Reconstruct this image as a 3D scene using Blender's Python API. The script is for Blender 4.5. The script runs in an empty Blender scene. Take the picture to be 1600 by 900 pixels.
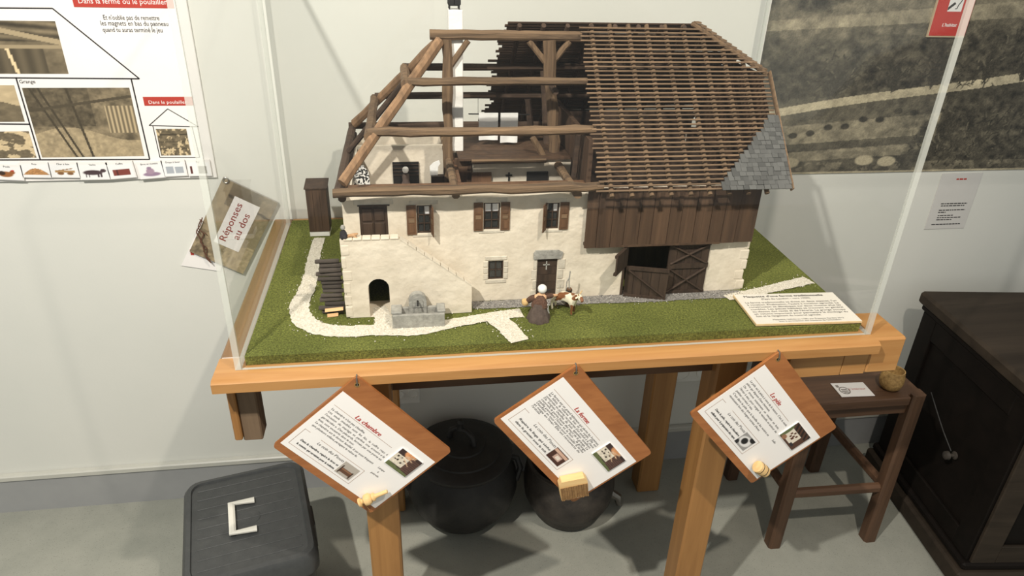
import bpy, bmesh, math, random
import numpy as np
from mathutils import Vector, Matrix, Euler
from mathutils.geometry import tessellate_polygon
random.seed(7)
S = bpy.context.scene
COL = S.collection
PI = math.pi
def R(d): return math.radians(d)

# ------------------------------------------------------------------ camera
T = 0.80                                   # height of the table top above the floor
CAM = Vector((0.2684, -0.9316, 0.6205 + T))
YAW, PITCH, ROLL, FPX = 0.1617, 0.4864, 0.0332, 1098.2
_f = Vector((math.sin(YAW)*math.cos(PITCH), math.cos(YAW)*math.cos(PITCH), -math.sin(PITCH)))
_r = Vector((math.cos(YAW), -math.sin(YAW), 0)); _u = _r.cross(_f)
_R = _r*math.cos(ROLL)+_u*math.sin(ROLL); _U = -_r*math.sin(ROLL)+_u*math.cos(ROLL)
cd = bpy.data.cameras.new('camera'); cam = bpy.data.objects.new('camera', cd); COL.objects.link(cam)
m = Matrix.Identity(4)
for i in range(3):
    m[i][0] = _R[i]; m[i][1] = _U[i]; m[i][2] = -_f[i]; m[i][3] = CAM[i]
cam.matrix_world = m
cd.sensor_fit = 'HORIZONTAL'; cd.sensor_width = 36; cd.lens = FPX/1600*36; cd.clip_start = .01; cd.clip_end = 50
S.camera = cam
# ------------------------------------------------------------------ world, lamps, exposure
w = bpy.data.worlds.new('world'); S.world = w; w.use_nodes = True
w.node_tree.nodes['Background'].inputs[0].default_value = (0.95, 0.97, 0.93, 1)
w.node_tree.nodes['Background'].inputs[1].default_value = 0.42
def spot(name, loc, target, power, col, size=100, blend=.6, rad=.022):
    l = bpy.data.lights.new(name, 'SPOT'); l.energy = power; l.color = col; l.spot_size = R(size)
    l.spot_blend = blend; l.shadow_soft_size = rad
    o = bpy.data.objects.new(name, l); COL.objects.link(o); o.location = loc
    o.rotation_euler = (Vector(target)-Vector(loc)).to_track_quat('-Z', 'Y').to_euler(); return o
spot('track_spot', (-.42, -.98, 2.40), (.12, .25, .70), 185, (1, .95, .86), 98, .6)
spot('track_spot', (.85, -.92, 2.40), (.62, .20, .95), 92, (1, .90, .77), 78, .9)
S.view_settings.view_transform = 'Standard'; S.view_settings.look = 'None'
S.view_settings.gamma = 1; S.view_settings.use_curve_mapping = False
S.view_settings.exposure = 0.0
try: S.cycles.transparent_max_bounces = 32
except Exception: pass

def at(px, py, ax, v):                     # a point of the place seen at a picture position, on the plane axis = v
    d = _f + _R*((px-800)/FPX) - _U*((py-450)/FPX)
    return CAM + d*((v-CAM[ax])/d[ax])

# ------------------------------------------------------------------ helpers
def lin(c):
    return tuple((x/12.92 if x <= .04045 else ((x+.055)/1.055)**2.4) for x in [k/255 for k in c])
def L4(c): return (*lin(c), 1)
class NT:
    def __init__(s, name):
        s.m = bpy.data.materials.new(name); s.m.use_nodes = True
        s.t = s.m.node_tree; s.b = s.t.nodes['Principled BSDF']; s.out = s.t.nodes['Material Output']
    def n(s, typ, **kw):
        n = s.t.nodes.new(typ)
        for k, v in kw.items():
            if k in n.inputs: n.inputs[k].default_value = v
            else: setattr(n, k, v)
        return n
    def l(s, a, b): s.t.links.new(a, b)
    def ramp(s, fac, stops):
        r = s.n('ShaderNodeValToRGB'); e = r.color_ramp.elements
        while len(e) < len(stops): e.new(.5)
        for k, (p, c) in enumerate(stops): e[k].position = p; e[k].color = c if len(c) == 4 else (*c, 1)
        s.l(fac, r.inputs[0]); return r.outputs[0]
    def coord(s, scale=(1, 1, 1), kind='Object'):
        tc = s.n('ShaderNodeTexCoord'); mp = s.n('ShaderNodeMapping'); mp.inputs['Scale'].default_value = scale
        s.l(tc.outputs[kind], mp.inputs[0]); return mp.outputs[0]
    def bump(s, h, strength, dist=.002):
        b = s.n('ShaderNodeBump', Strength=strength, Distance=dist); s.l(h, b.inputs['Height']); s.l(b.outputs[0], s.b.inputs['Normal'])
def plain(name, c1, c2=None, rough=.6, scale=30, bump=0, bscale=None, metal=0, rnd=0, detail=4, spec=.5, dist=.002):
    a = NT(name); c2 = c2 or c1
    co = a.coord()
    nz = a.n('ShaderNodeTexNoise', Scale=scale, Detail=detail, Roughness=.6); a.l(co, nz.inputs['Vector'])
    col = a.ramp(nz.outputs[0], [(.3, L4(c1)), (.7, L4(c2))])
    if rnd:
        oi = a.n('ShaderNodeObjectInfo'); mr = a.n('ShaderNodeMapRange'); mr.inputs['To Min'].default_value = 1-rnd; mr.inputs['To Max'].default_value = 1+rnd
        a.l(oi.outputs['Random'], mr.inputs[0]); hs = a.n('ShaderNodeHueSaturation'); a.l(col, hs.inputs['Color']); a.l(mr.outputs[0], hs.inputs['Value']); col = hs.outputs[0]
    a.l(col, a.b.inputs['Base Color']); a.b.inputs['Roughness'].default_value = rough; a.b.inputs['Metallic'].default_value = metal
    a.b.inputs['Specular IOR Level'].default_value = spec
    if bump:
        n2 = a.n('ShaderNodeTexNoise', Scale=bscale or scale*3, Detail=5); a.l(co, n2.inputs['Vector']); a.bump(n2.outputs[0], bump, dist)
    return a.m
def wood(name, c1, c2, axis=0, scale=60, rough=.6, bump=.3, rnd=.12, stretch=.06, spec=.35):
    a = NT(name); sc = [scale]*3; sc[axis] = scale*stretch
    co = a.coord(tuple(sc)); oi = a.n('ShaderNodeObjectInfo')
    ad = a.n('ShaderNodeVectorMath', operation='ADD'); sx = a.n('ShaderNodeVectorMath', operation='SCALE'); sx.inputs[0].default_value = (7, 13, 5); sx.inputs['Scale'].default_value = 9
    a.l(oi.outputs['Random'], sx.inputs['Scale']); a.l(co, ad.inputs[0]); a.l(sx.outputs[0], ad.inputs[1])
    nz = a.n('ShaderNodeTexNoise', Scale=1, Detail=6, Roughness=.65, Distortion=.6); a.l(ad.outputs[0], nz.inputs['Vector'])
    col = a.ramp(nz.outputs[0], [(.28, L4(c1)), (.72, L4(c2))])
    mr = a.n('ShaderNodeMapRange'); mr.inputs['To Min'].default_value = 1-rnd; mr.inputs['To Max'].default_value = 1+rnd
    a.l(oi.outputs['Random'], mr.inputs[0]); hs = a.n('ShaderNodeHueSaturation'); a.l(col, hs.inputs['Color']); a.l(mr.outputs[0], hs.inputs['Value'])
    a.l(hs.outputs[0], a.b.inputs['Base Color']); a.b.inputs['Roughness'].default_value = rough; a.b.inputs['Specular IOR Level'].default_value = spec
    a.bump(nz.outputs[0], bump, .001 if bump < .9 else .003); return a.m

BASE = {}
class MB:
    def __init__(s): s.v = []; s.f = []; s.mi = []; s.M = None; s.cm = 0
    def add(s, vs, fs):
        o = len(s.v)
        s.v += [Vector(v) if s.M is None else s.M @ Vector(v) for v in vs]
        s.f += [tuple(i+o for i in f) for f in fs]; s.mi += [s.cm]*len(fs); return s
    def mm(s, x0, x1, y0, y1, z0, z1):
        return s.add([(x0,y0,z0),(x1,y0,z0),(x1,y1,z0),(x0,y1,z0),(x0,y0,z1),(x1,y0,z1),(x1,y1,z1),(x0,y1,z1)],
                     [(0,3,2,1),(4,5,6,7),(0,1,5,4),(1,2,6,5),(2,3,7,6),(3,0,4,7)])
    def box(s, c, d): return s.mm(c[0]-d[0]/2, c[0]+d[0]/2, c[1]-d[1]/2, c[1]+d[1]/2, c[2]-d[2]/2, c[2]+d[2]/2)
    def prism(s, outer, holes, fn, w0, w1):      # 2-D outline with holes, fn(u, v, w) -> point
        loops = [outer]+list(holes); flat = [p for l in loops for p in l]; n = len(flat)
        tri = tessellate_polygon([[Vector((p[0], p[1], 0)) for p in l] for l in loops])
        vs = [fn(p[0], p[1], w0) for p in flat]+[fn(p[0], p[1], w1) for p in flat]
        fs = [tuple(t) for t in tri]+[tuple(i+n for i in reversed(t)) for t in tri]
        o = 0
        for l in loops:
            k = len(l)
            for i in range(k): fs.append((o+i, o+(i+1) % k, o+(i+1) % k+n, o+i+n))
            o += k
        return s.add(vs, fs)
    def tube(s, pts, rad, n=8, caps=True, flat=1.0):
        pts = [Vector(p) for p in pts]; k = len(pts)
        rad = rad if hasattr(rad, '__len__') else [rad]*k
        vs = []; fs = []; up = None
        for i, p in enumerate(pts):
            d = (pts[min(i+1, k-1)]-pts[max(i-1, 0)]).normalized()
            if up is None: up = Vector((0,0,1)) if abs(d.z) < .9 else Vector((0,1,0))
            a = d.cross(up).normalized(); b = a.cross(d).normalized(); up = b
            for j in range(n):
                t = 2*PI*(j+.5)/n; vs.append(p+a*math.cos(t)*rad[i]+b*math.sin(t)*rad[i]*flat)
        for i in range(k-1):
            for j in range(n): fs.append((i*n+j, i*n+(j+1) % n, (i+1)*n+(j+1) % n, (i+1)*n+j))
        if caps: fs.append(tuple(range(n))[::-1]); fs.append(tuple((k-1)*n+j for j in range(n)))
        return s.add(vs, fs)
    def lathe(s, prof, n=24, c=(0, 0, 0), capb=True, capt=True, wob=None):
        vs = []; fs = []; k = len(prof)
        for i, (r, z) in enumerate(prof):
            for j in range(n):
                t = 2*PI*j/n; rr = r*(wob(t, z) if wob else 1); vs.append((c[0]+rr*math.cos(t), c[1]+rr*math.sin(t), c[2]+z))
        for i in range(k-1):
            for j in range(n): fs.append((i*n+j, i*n+(j+1) % n, (i+1)*n+(j+1) % n, (i+1)*n+j))
        if capb: fs.append(tuple(range(n))[::-1])
        if capt: fs.append(tuple((k-1)*n+j for j in range(n)))
        return s.add(vs, fs)
    def beam(s, A, B, w, h, seg=7, jit=.06, up=(0, 0, 1), ch=.28, taper=1.0):   # hewn beam with chamfers and an uneven face
        A = Vector(A); B = Vector(B); d = (B-A).normalized(); up = Vector(up)
        a = d.cross(up).normalized(); b = a.cross(d).normalized(); vs = []; fs = []
        cs = [(-.5+ch,-.5),(.5-ch,-.5),(.5,-.5+ch),(.5,.5-ch),(.5-ch,.5),(-.5+ch,.5),(-.5,.5-ch),(-.5,-.5+ch)]
        for i in range(seg+1):
            t = i/seg; p = A.lerp(B, t); q = 1+random.uniform(-jit, jit); tp = 1+(taper-1)*t
            o = a*random.uniform(-jit, jit)*w*.7+b*random.uniform(-jit, jit)*h*.7
            for (x, y) in cs: vs.append(p+o+a*x*w*q*tp+b*y*h*q*tp)
        n = 8
        for i in range(seg):
            for j in range(n): fs.append((i*n+j, i*n+(j+1) % n, (i+1)*n+(j+1) % n, (i+1)*n+j))
        fs.append(tuple(range(n))[::-1]); fs.append(tuple(seg*n+j for j in range(n)))
        return s.add(vs, fs)
    def build(s, name, mat, parent=None, smooth=False, bevel=0, seg=1):
        if parent is not None: base = BASE[parent.name]
        else:
            xs = [v.x for v in s.v]; ys = [v.y for v in s.v]; zs = [v.z for v in s.v]
            base = Vector(((min(xs)+max(xs))/2, (min(ys)+max(ys))/2, min(zs)))
        me = bpy.data.meshes.new(name); me.from_pydata([v-base for v in s.v], [], s.f)
        mats = mat if isinstance(mat, (list, tuple)) else [mat]
        for q in mats: me.materials.append(q)
        if len(mats) > 1: me.polygons.foreach_set('material_index', s.mi)
        bm = bmesh.new(); bm.from_mesh(me); bmesh.ops.recalc_face_normals(bm, faces=bm.faces)
        if bevel: bmesh.ops.bevel(bm, geom=bm.edges[:], offset=bevel, segments=seg, affect='EDGES', profile=.5)
        if smooth:
            for f in bm.faces: f.smooth = True
            for e in bm.edges:
                if len(e.link_faces) == 2 and e.calc_face_angle(0) > R(40): e.smooth = False
        bm.to_mesh(me); bm.free()
        o = bpy.data.objects.new(name, me); COL.objects.link(o)
        if parent is not None: o.parent = parent
        else: o.location = base
        BASE[o.name] = base; return o
def tag(o, label, cat, group=None):
    o['label'] = label; o['category'] = cat
    if group: o['group'] = group
    return o
def thing(name, loc, label, cat, group=None):
    o = bpy.data.objects.new(name, None); COL.objects.link(o); o.location = loc; o.empty_display_size = .02
    BASE[o.name] = Vector(loc); return tag(o, label, cat, group)
def struct(o): o['kind'] = 'structure'; return o
def inst(me_obj, name, M, parent):             # another piece with the same mesh data, placed by the world matrix M
    o = bpy.data.objects.new(name, me_obj); COL.objects.link(o); o.parent = parent
    o.matrix_local = Matrix.Translation(-BASE[parent.name]) @ M; return o
def unit_mesh(name, mb, mat):
    me = bpy.data.meshes.new(name); me.from_pydata(mb.v, [], mb.f)
    bm = bmesh.new(); bm.from_mesh(me); bmesh.ops.recalc_face_normals(bm, faces=bm.faces); bm.to_mesh(me); bm.free()
    me.materials.append(mat); return me
def frame(o, ex, ey, ez=None):
    ex = Vector(ex).normalized(); ey = (Vector(ey)-ex*ex.dot(Vector(ey))).normalized(); ez = ex.cross(ey)
    m = Matrix.Identity(4)
    for i in range(3): m[i][0] = ex[i]; m[i][1] = ey[i]; m[i][2] = ez[i]; m[i][3] = o[i]
    return m
# text as flat mesh print
_tc = {}
def text_geo(body):
    if body in _tc: return _tc[body]
    cu = bpy.data.curves.new('print', 'FONT'); cu.body = body; cu.size = 1; cu.resolution_u = 2
    o = bpy.data.objects.new('print', cu); COL.objects.link(o)
    dg = bpy.context.evaluated_depsgraph_get(); me = bpy.data.meshes.new_from_object(o.evaluated_get(dg))
    vs = [v.co.copy() for v in me.vertices]; fs = [tuple(p.vertices) for p in me.polygons]
    bpy.data.objects.remove(o); bpy.data.curves.remove(cu); bpy.data.meshes.remove(me)
    x0 = min(v.x for v in vs); x1 = max(v.x for v in vs)
    _tc[body] = (vs, fs, x0, x1); return _tc[body]
def put_text(mb, body, M, x, y, size, align='L', width=None, slant=0, lift=.0002):
    vs, fs, x0, x1 = text_geo(body); sx = size if not width else width/(x1-x0)
    off = {'L': -x0, 'C': -(x0+x1)/2, 'R': -x1}[align]
    mb.add([M @ Vector((x+(v.x+off)*sx+slant*v.y*size, y+v.y*size, lift)) for v in vs], fs)
# printed pictures: a fine grid whose point colours are the print
def fbm(U, V, sx, sy, seed, octv=4):
    rs = np.random.RandomState(seed); out = np.zeros_like(U); amp = 1; tot = 0
    for o in range(octv):
        g = rs.rand(80, 80); x = (U*sx) % 79; y = (V*sy) % 79; xi = x.astype(int); yi = y.astype(int)
        fx = x-xi; fy = y-yi; fx = fx*fx*(3-2*fx); fy = fy*fy*(3-2*fy)
        x1 = np.minimum(xi+1, 79); y1 = np.minimum(yi+1, 79)
        out += amp*((g[yi, xi]*(1-fx)+g[yi, x1]*fx)*(1-fy)+(g[y1, xi]*(1-fx)+g[y1, x1]*fx)*fy)
        tot += amp; amp *= .55; sx *= 2; sy *= 2
    return out/tot
MAT_PRINT = None
def picture(name, M, w, h, nx, ny, func, parent, lift=.0002):
    u = np.linspace(0, 1, nx); v = np.linspace(0, 1, ny); U, V = np.meshgrid(u, v)
    rgb = np.clip(func(U, V), 0, 255).reshape(-1, 3)/255.
    rgb = np.where(rgb <= .04045, rgb/12.92, ((rgb+.055)/1.055)**2.4)
    base = BASE[parent.name]
    co = [(M @ Vector((a*w, b*h, lift)))-base for a, b in zip(U.ravel(), V.ravel())]
    fs = [(j*nx+i, j*nx+i+1, (j+1)*nx+i+1, (j+1)*nx+i) for j in range(ny-1) for i in range(nx-1)]
    me = bpy.data.meshes.new(name); me.from_pydata(co, [], fs); me.materials.append(MAT_PRINT)
    ca = me.color_attributes.new('print', 'FLOAT_COLOR', 'POINT')
    ca.data.foreach_set('color', np.hstack([rgb, np.ones((len(rgb), 1))]).astype(np.float32).ravel())
    o = bpy.data.objects.new(name, me); COL.objects.link(o); o.parent = parent; BASE[o.name] = base; return o
def mixc(a, b, t): t = np.asarray(t)[..., None]; return np.asarray(a)*(1-t)+np.asarray(b)*t
def sm(x, a, b): t = np.clip((x-a)/(b-a+1e-9), 0, 1); return t*t*(3-2*t)
def ell(U, V, cx, cy, rx, ry, soft=.15): return 1-sm(np.sqrt(((U-cx)/rx)**2+((V-cy)/ry)**2), 1-soft, 1+soft)
def rect(U, V, x0, x1, y0, y1): return ((U > x0) & (U < x1) & (V > y0) & (V < y1)).astype(float)
def gray(g): return np.stack([g, g, g], -1)

# ------------------------------------------------------------------ materials
a = NT('print'); at_ = a.n('ShaderNodeAttribute', attribute_name='print'); a.l(at_.outputs['Color'], a.b.inputs['Base Color']); a.b.inputs['Roughness'].default_value = .45; MAT_PRINT = a.m
M_wall = plain('wall_paint', (214,215,208), (219,219,212), .75, 3, .25, 160, dist=.0006)
M_base = plain('skirting_paint', (150,151,152), (160,161,161), .55, 6, .1, 90)
M_cap = plain('skirting_cap', (186,186,178), (196,195,186), .4, 12)
def floor_mat():
    a = NT('floor_coating'); co = a.coord()
    n1 = a.n('ShaderNodeTexNoise', Scale=5, Detail=6, Roughness=.7); a.l(co, n1.inputs['Vector'])
    n2 = a.n('ShaderNodeTexNoise', Scale=330, Detail=3); a.l(co, n2.inputs['Vector'])
    c1 = a.ramp(n1.outputs[0], [(.3, L4((140,142,133))), (.7, L4((160,160,150)))])
    c2 = a.ramp(n2.outputs[0], [(.30, (.45,.45,.44,1)), (.38, (1,1,1,1))])
    mx = a.n('ShaderNodeMix', data_type='RGBA', blend_type='MULTIPLY'); mx.inputs[0].default_value = .6
    a.l(c1, mx.inputs[6]); a.l(c2, mx.inputs[7]); a.l(mx.outputs[2], a.b.inputs['Base Color'])
    a.b.inputs['Roughness'].default_value = .5; a.bump(n2.outputs[0], .15); return a.m
M_floor = floor_mat()
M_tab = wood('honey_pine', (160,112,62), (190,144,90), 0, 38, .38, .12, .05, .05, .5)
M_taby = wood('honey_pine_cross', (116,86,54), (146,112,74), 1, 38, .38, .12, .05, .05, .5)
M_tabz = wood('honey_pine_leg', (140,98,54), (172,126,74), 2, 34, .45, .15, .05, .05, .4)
M_tabd = wood('shade_dark_apron', (78,56,38), (106,78,54), 0, 34, .6, .2)  # apron brown has the shade under the rail put into its colour
M_stub = wood('weathered_board', (82,66,52), (124,104,82), 2, 30, .7, .3)
M_beam = wood('hewn_beam', (60,49,40), (142,116,88), 0, 95, .85, 1.0, .14)
M_beamz = wood('hewn_post', (78,62,48), (130,106,80), 2, 95, .85, 1.0, .14)
M_beamp = wood('pale_rafter', (104,82,62), (162,128,96), 2, 70, .8, .4, .1, .2)
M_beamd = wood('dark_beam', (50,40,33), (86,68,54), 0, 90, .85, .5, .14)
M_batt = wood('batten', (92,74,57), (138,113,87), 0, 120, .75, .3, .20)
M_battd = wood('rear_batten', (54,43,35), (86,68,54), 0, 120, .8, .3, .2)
M_slate = plain('slate', (66,67,66), (102,102,99), .65, 90, .35, 300, rnd=.32, spec=.5)
M_clad = wood('barn_cladding', (58,44,34), (94,72,54), 2, 70, .75, .4, .14)
M_door = wood('dark_door', (46,36,30), (76,60,48), 2, 90, .7, .35, .1)
M_shut = wood('shutter_wood', (80,58,42), (116,86,62), 2, 90, .7, .3, .1)
M_plas = plain('lime_plaster', (207,196,177), (227,217,199), .9, 22, .8, 38, spec=.2, dist=.004)
M_stone = plain('lime_stone', (188,180,165), (212,204,188), .9, 60, .6, 160, rnd=.06, spec=.2)
M_grey = plain('grey_stone', (136,134,128), (170,168,160), .85, 90, .6, 220, spec=.3)
M_iron = plain('black_iron', (22,21,20), (34,32,30), .5, 80)
M_pane = plain('dark_pane', (40,40,40), (60,60,58), .12, 30)
M_white = plain('white_card', (236,233,230), (240,237,234), .5, 10)
M_linen = plain('white_linen', (226,226,224), (236,236,232), .9, 40, .2, 200)
M_ink = plain('black_ink', (38,36,38), None, .6)
M_red = plain('red_ink', (178,58,46), None, .6)
M_rule = plain('brown_rule', (150,118,92), None, .6)
M_brd = wood('fibreboard', (140,86,48), (168,110,64), 0, 60, .4, .1, .04, .2, .5)
M_edge = plain('board_edge', (196,150,90), (168,122,70), .5, 60)
M_pale = wood('pale_turned_wood', (206,168,112), (228,196,142), 0, 60, .55, .15, .04)
M_crate = plain('charcoal_plastic', (58,60,61), (66,68,68), .45, 60, .15, 400)
M_handle = plain('white_plastic', (216,214,204), (226,224,214), .35, 20)
M_cast = plain('cast_iron', (30,30,30), (46,45,43), .55, 18, .4, 120, spec=.4)
M_cast2 = plain('worn_cast_iron', (42,39,37), (70,64,58), .6, 22, .5, 140, spec=.4)
M_stool = wood('dark_stool_wood', (70,50,37), (106,78,58), 0, 40, .5, .25, .06)
M_stoolz = wood('dark_stool_leg', (64,46,34), (100,74,55), 2, 40, .5, .25, .06)
M_chest = wood('blackened_oak', (14,12,10), (26,21,18), 0, 16, .6, .35, .06, .08, .12)
M_chestl = wood('worn_oak_lid', (38,32,26), (62,53,44), 0, 16, .65, .4, .06, .08, .2)
M_clay = plain('speckled_clay', (128,98,56), (182,148,92), .6, 160, .3, 300)
M_chim = plain('white_chimney', (226,224,218), (236,234,228), .9, 30, .3, 200)
M_skin = plain('doll_skin', (214,168,128), (224,182,144), .6)
M_skirt = plain('brown_grey_cloth', (74,62,56), (96,82,74), .95, 120, .4, 500)
M_shawl = plain('brown_knit', (72,50,40), (108,78,62), .95, 400, .8, 600)
M_dark = plain('near_black_cloth', (34,33,36), (50,48,52), .9, 60)
M_bark = plain('bark', (62,56,52), (128,116,106), .9, 180, 1, 260, rnd=.28)
M_split = wood('split_wood', (196,150,104), (222,182,136), 0, 80, .8, .3)
M_socket = plain('socket_plastic', (228,228,222), (236,236,230), .4, 20)
M_steel = plain('worn_steel', (120,116,110), (160,156,148), .35, 40, metal=.8)
M_rust = plain('rusty_wire', (70,46,36), (110,74,56), .7, 200)
def grass_mat():
    a = NT('flock_grass'); co = a.coord()
    n1 = a.n('ShaderNodeTexNoise', Scale=7, Detail=4); a.l(co, n1.inputs['Vector'])
    n2 = a.n('ShaderNodeTexNoise', Scale=300, Detail=3, Roughness=.9); a.l(co, n2.inputs['Vector'])
    c1 = a.ramp(n1.outputs[0], [(.3, L4((92,98,49))), (.7, L4((116,121,64)))])
    c2 = a.ramp(n2.outputs[0], [(.3, (.30,.30,.26,1)), (.52, (1,1,1,1)), (.70, (2.0,1.95,1.6,1))])
    mx = a.n('ShaderNodeMix', data_type='RGBA', blend_type='MULTIPLY'); mx.inputs[0].default_value = 1
    a.l(c1, mx.inputs[6]); a.l(c2, mx.inputs[7]); a.l(mx.outputs[2], a.b.inputs['Base Color'])
    a.b.inputs['Roughness'].default_value = .95; a.b.inputs['Specular IOR Level'].default_value = .1; a.bump(n2.outputs[0], .9, .002); return a.m
M_grass = grass_mat()
def grain_mat(name, stops):
    a = NT(name); g = a.n('ShaderNodeNewGeometry'); c = a.ramp(g.outputs['Random Per Island'], stops)
    a.l(c, a.b.inputs['Base Color']); a.b.inputs['Roughness'].default_value = .85; return a.m
M_grav = grain_mat('white_gravel', [(0, L4((190,182,166))), (.5, L4((228,222,208))), (1, L4((244,240,230)))])
M_gravg = grain_mat('grey_gravel', [(0, L4((92,90,88))), (.6, L4((150,147,142))), (.9, L4((176,172,166))), (1, L4((240,236,228)))])
M_bed = plain('gravel_bed', (196,188,172), (232,226,212), .95, 260, .8, 320, spec=.1)
M_bedg = plain('grey_gravel_bed', (104,101,98), (158,154,148), .95, 260, .8, 320, spec=.1)
M_speck = plain('black_white_print_cloth', (28,28,28), (226,224,218), .8, 240, detail=1)
for e, p in zip(M_speck.node_tree.nodes['Color Ramp'].color_ramp.elements, (.47, .52)): e.position = p
def acrylic():
    a = NT('acrylic'); t = a.n('ShaderNodeBsdfTransparent'); t.inputs[0].default_value = (.988,.99,.988,1)
    g = a.n('ShaderNodeBsdfGlossy', Roughness=.03); lw = a.n('ShaderNodeLayerWeight'); lw.inputs[0].default_value = .5
    pw = a.n('ShaderNodeMath', operation='POWER'); pw.inputs[1].default_value = 5; a.l(lw.outputs['Facing'], pw.inputs[0])
    fr = a.n('ShaderNodeMath', operation='MULTIPLY_ADD'); fr.inputs[1].default_value = .5; fr.inputs[2].default_value = .022; a.l(pw.outputs[0], fr.inputs[0])
    mx = a.n('ShaderNodeMixShader'); a.l(fr.outputs[0], mx.inputs[0]); a.l(t.outputs[0], mx.inputs[1]); a.l(g.outputs[0], mx.inputs[2]); a.l(mx.outputs[0], a.out.inputs[0]); return a.m
def acrylic_edge():
    a = NT('acrylic_edge'); t = a.n('ShaderNodeBsdfTransparent'); t.inputs[0].default_value = (.93,.95,.94,1)
    a.b.inputs['Base Color'].default_value = L4((214,216,208)); a.b.inputs['Roughness'].default_value = .25
    mx = a.n('ShaderNodeMixShader'); mx.inputs[0].default_value = .55; a.l(t.outputs[0], mx.inputs[1]); a.l(a.b.outputs[0], mx.inputs[2]); a.l(mx.outputs[0], a.out.inputs[0]); return a.m
M_acr = acrylic(); M_acre = acrylic_edge()

# ------------------------------------------------------------------ the room
YW = .607
struct(MB().mm(-2.2, 3.0, YW, YW+.12, 0, 2.7).build('wall_back', M_wall))
struct(MB().mm(-2.2, 3.0, -2.6, YW+.12, -.06, 0).build('floor', M_floor))
bb = struct(MB().mm(-2.2, 3.0, YW-.012, YW, 0, .105).build('baseboard_back', M_base))
MB().mm(-2.2, 3.0, YW-.017, YW, .105, .122).build('cap', M_cap, bb, bevel=.003)

# ------------------------------------------------------------------ table
tb = thing('table', (.53, .28, 0), 'honey pine table with thick legs carrying the farm model case', 'table')
m_ = MB(); m_.prism([(-.030, -.020), (-.030, -.004), (-.024, 0), (0, 0), (.035, 0), (.035, -.022)], [], lambda u, v, w_: (w_, u*1.0, T+v), -.030, 1.052)
m_.build('front_rail', M_tab, tb, smooth=True)
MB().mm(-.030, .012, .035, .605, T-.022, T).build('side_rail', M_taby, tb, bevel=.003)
MB().mm(1.0525, 1.116, -.010, .080, at(1385, 582, 1, -.010).z, T-.003).build('corner_block', M_tab, tb, bevel=.004)
MB().mm(.012, 1.052, .036, .604, T-.020, T-.0005).build('table_top', M_tab, tb)
MB().mm(.905, 1.0055, -.010, .022, at(1253, 590, 1, -.010).z, T-.0225).build('end_apron', M_tab, tb, bevel=.001)
MB().mm(1.0065, 1.0520, -.010, .022, at(1253, 590, 1, -.010).z, T-.0225).build('end_apron', M_tab, tb, bevel=.001)
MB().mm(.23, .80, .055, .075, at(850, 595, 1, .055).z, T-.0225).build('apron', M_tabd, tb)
for x0, x1, y0, y1 in ((.171, .229, .036, .094), (.80, .858, .036, .094), (.171, .229, .475, .533), (.872, .935, .47, .53)):
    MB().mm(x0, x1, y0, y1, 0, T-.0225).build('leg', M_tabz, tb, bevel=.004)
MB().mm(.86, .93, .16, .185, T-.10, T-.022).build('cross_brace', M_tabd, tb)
st = MB().mm(-.010, .020, .012, .05, T-.146, T-.0225).build('corner_post', M_stub, tb, bevel=.002)
MB().mm(-.022, -.010, .006, .05, T-.140, T-.0225).build('corner_post_lit_edge', M_tabz, st, bevel=.002)  # light on the post's narrow left edge, built as a paler strip

# ------------------------------------------------------------------ acrylic case
H = .645
cs = thing('display_case', (.525, .28, T), 'clear acrylic display case with pale edges over the farm model', 'display case')
def pane(name, x0, x1, y0, y1, z0, z1, ax):
    mb = MB().mm(x0, x1, y0, y1, z0, z1); mb.mi = [0 if k in ax else 1 for k in range(6)]
    o = mb.build(name, [M_acr, M_acre], cs); return o
th = .009
pane('side_pane', 0, th, 0, .575, T+.0005, T+H, (3, 5)); pane('side_pane', 1.05-th, 1.05, 0, .575, T+.0005, T+H, (3, 5))
pane('front_pane', th, 1.05-th, .0, th*.6, T+.0005, T+H, (2, 4)); pane('back_pane', th, 1.05-th, .571, .575, T+.0005, T+H, (2, 4))
pane('top_pane', 0, 1.05, 0, .575, T+H, T+H+.004, (0, 1))

# ------------------------------------------------------------------ model base: turf board, paths, gravel
G = T+.0174
ba = thing('landscaped_board', (.53, .28, T), 'green flocked turf board of the farm model with white gravel paths', 'model base')
gm = MB(); nx, ny = 70, 40
vs = []; fs = []
for j in range(ny+1):
    for i in range(nx+1):
        u, v = i/nx, j/ny; x = .014+u*(1.034-.014)+.004*v; y = .010+v*.541
        vs.append((x, y, G+(0 if i in (0, nx) or j in (0, ny) else -.0007+.0006*math.sin(x*37)*math.cos(y*41))))
for j in range(ny):
    for i in range(nx): k = j*(nx+1)+i; fs.append((k, k+1, k+nx+2, k+nx+1))
gm.add(vs, fs)
ring = [(0, i) for i in range(nx+1)]+[(j, nx) for j in range(1, ny+1)]+[(ny, i) for i in range(nx-1, -1, -1)]+[(j, 0) for j in range(ny-1, 0, -1)]
rv = [vs[j*(nx+1)+i] for j, i in ring]; n = len(rv)
gm.add(rv+[(x, y+(.002 if y < .02 else 0), T+.0005) for x, y, z in rv], [(i, (i+1) % n, n+(i+1) % n, n+i) for i in range(n)]+[tuple(range(n, 2*n))])
gm.build('turf', M_grass, ba, smooth=True)
def gpt(p): q = at(p[0], p[1], 2, G); return Vector((q.x, q.y, 0))
def spline(pts, n=10):
    out = []
    for i in range(len(pts)-1):
        p0 = pts[max(i-1, 0)]; p1 = pts[i]; p2 = pts[i+1]; p3 = pts[min(i+2, len(pts)-1)]
        for k in range(n):
            t = k/n; out.append(.5*((2*p1)+(p2-p0)*t+(2*p0-5*p1+4*p2-p3)*t*t+(3*p1-p0-3*p2+p3)*t**3))
    out.append(pts[-1]); return out
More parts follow.
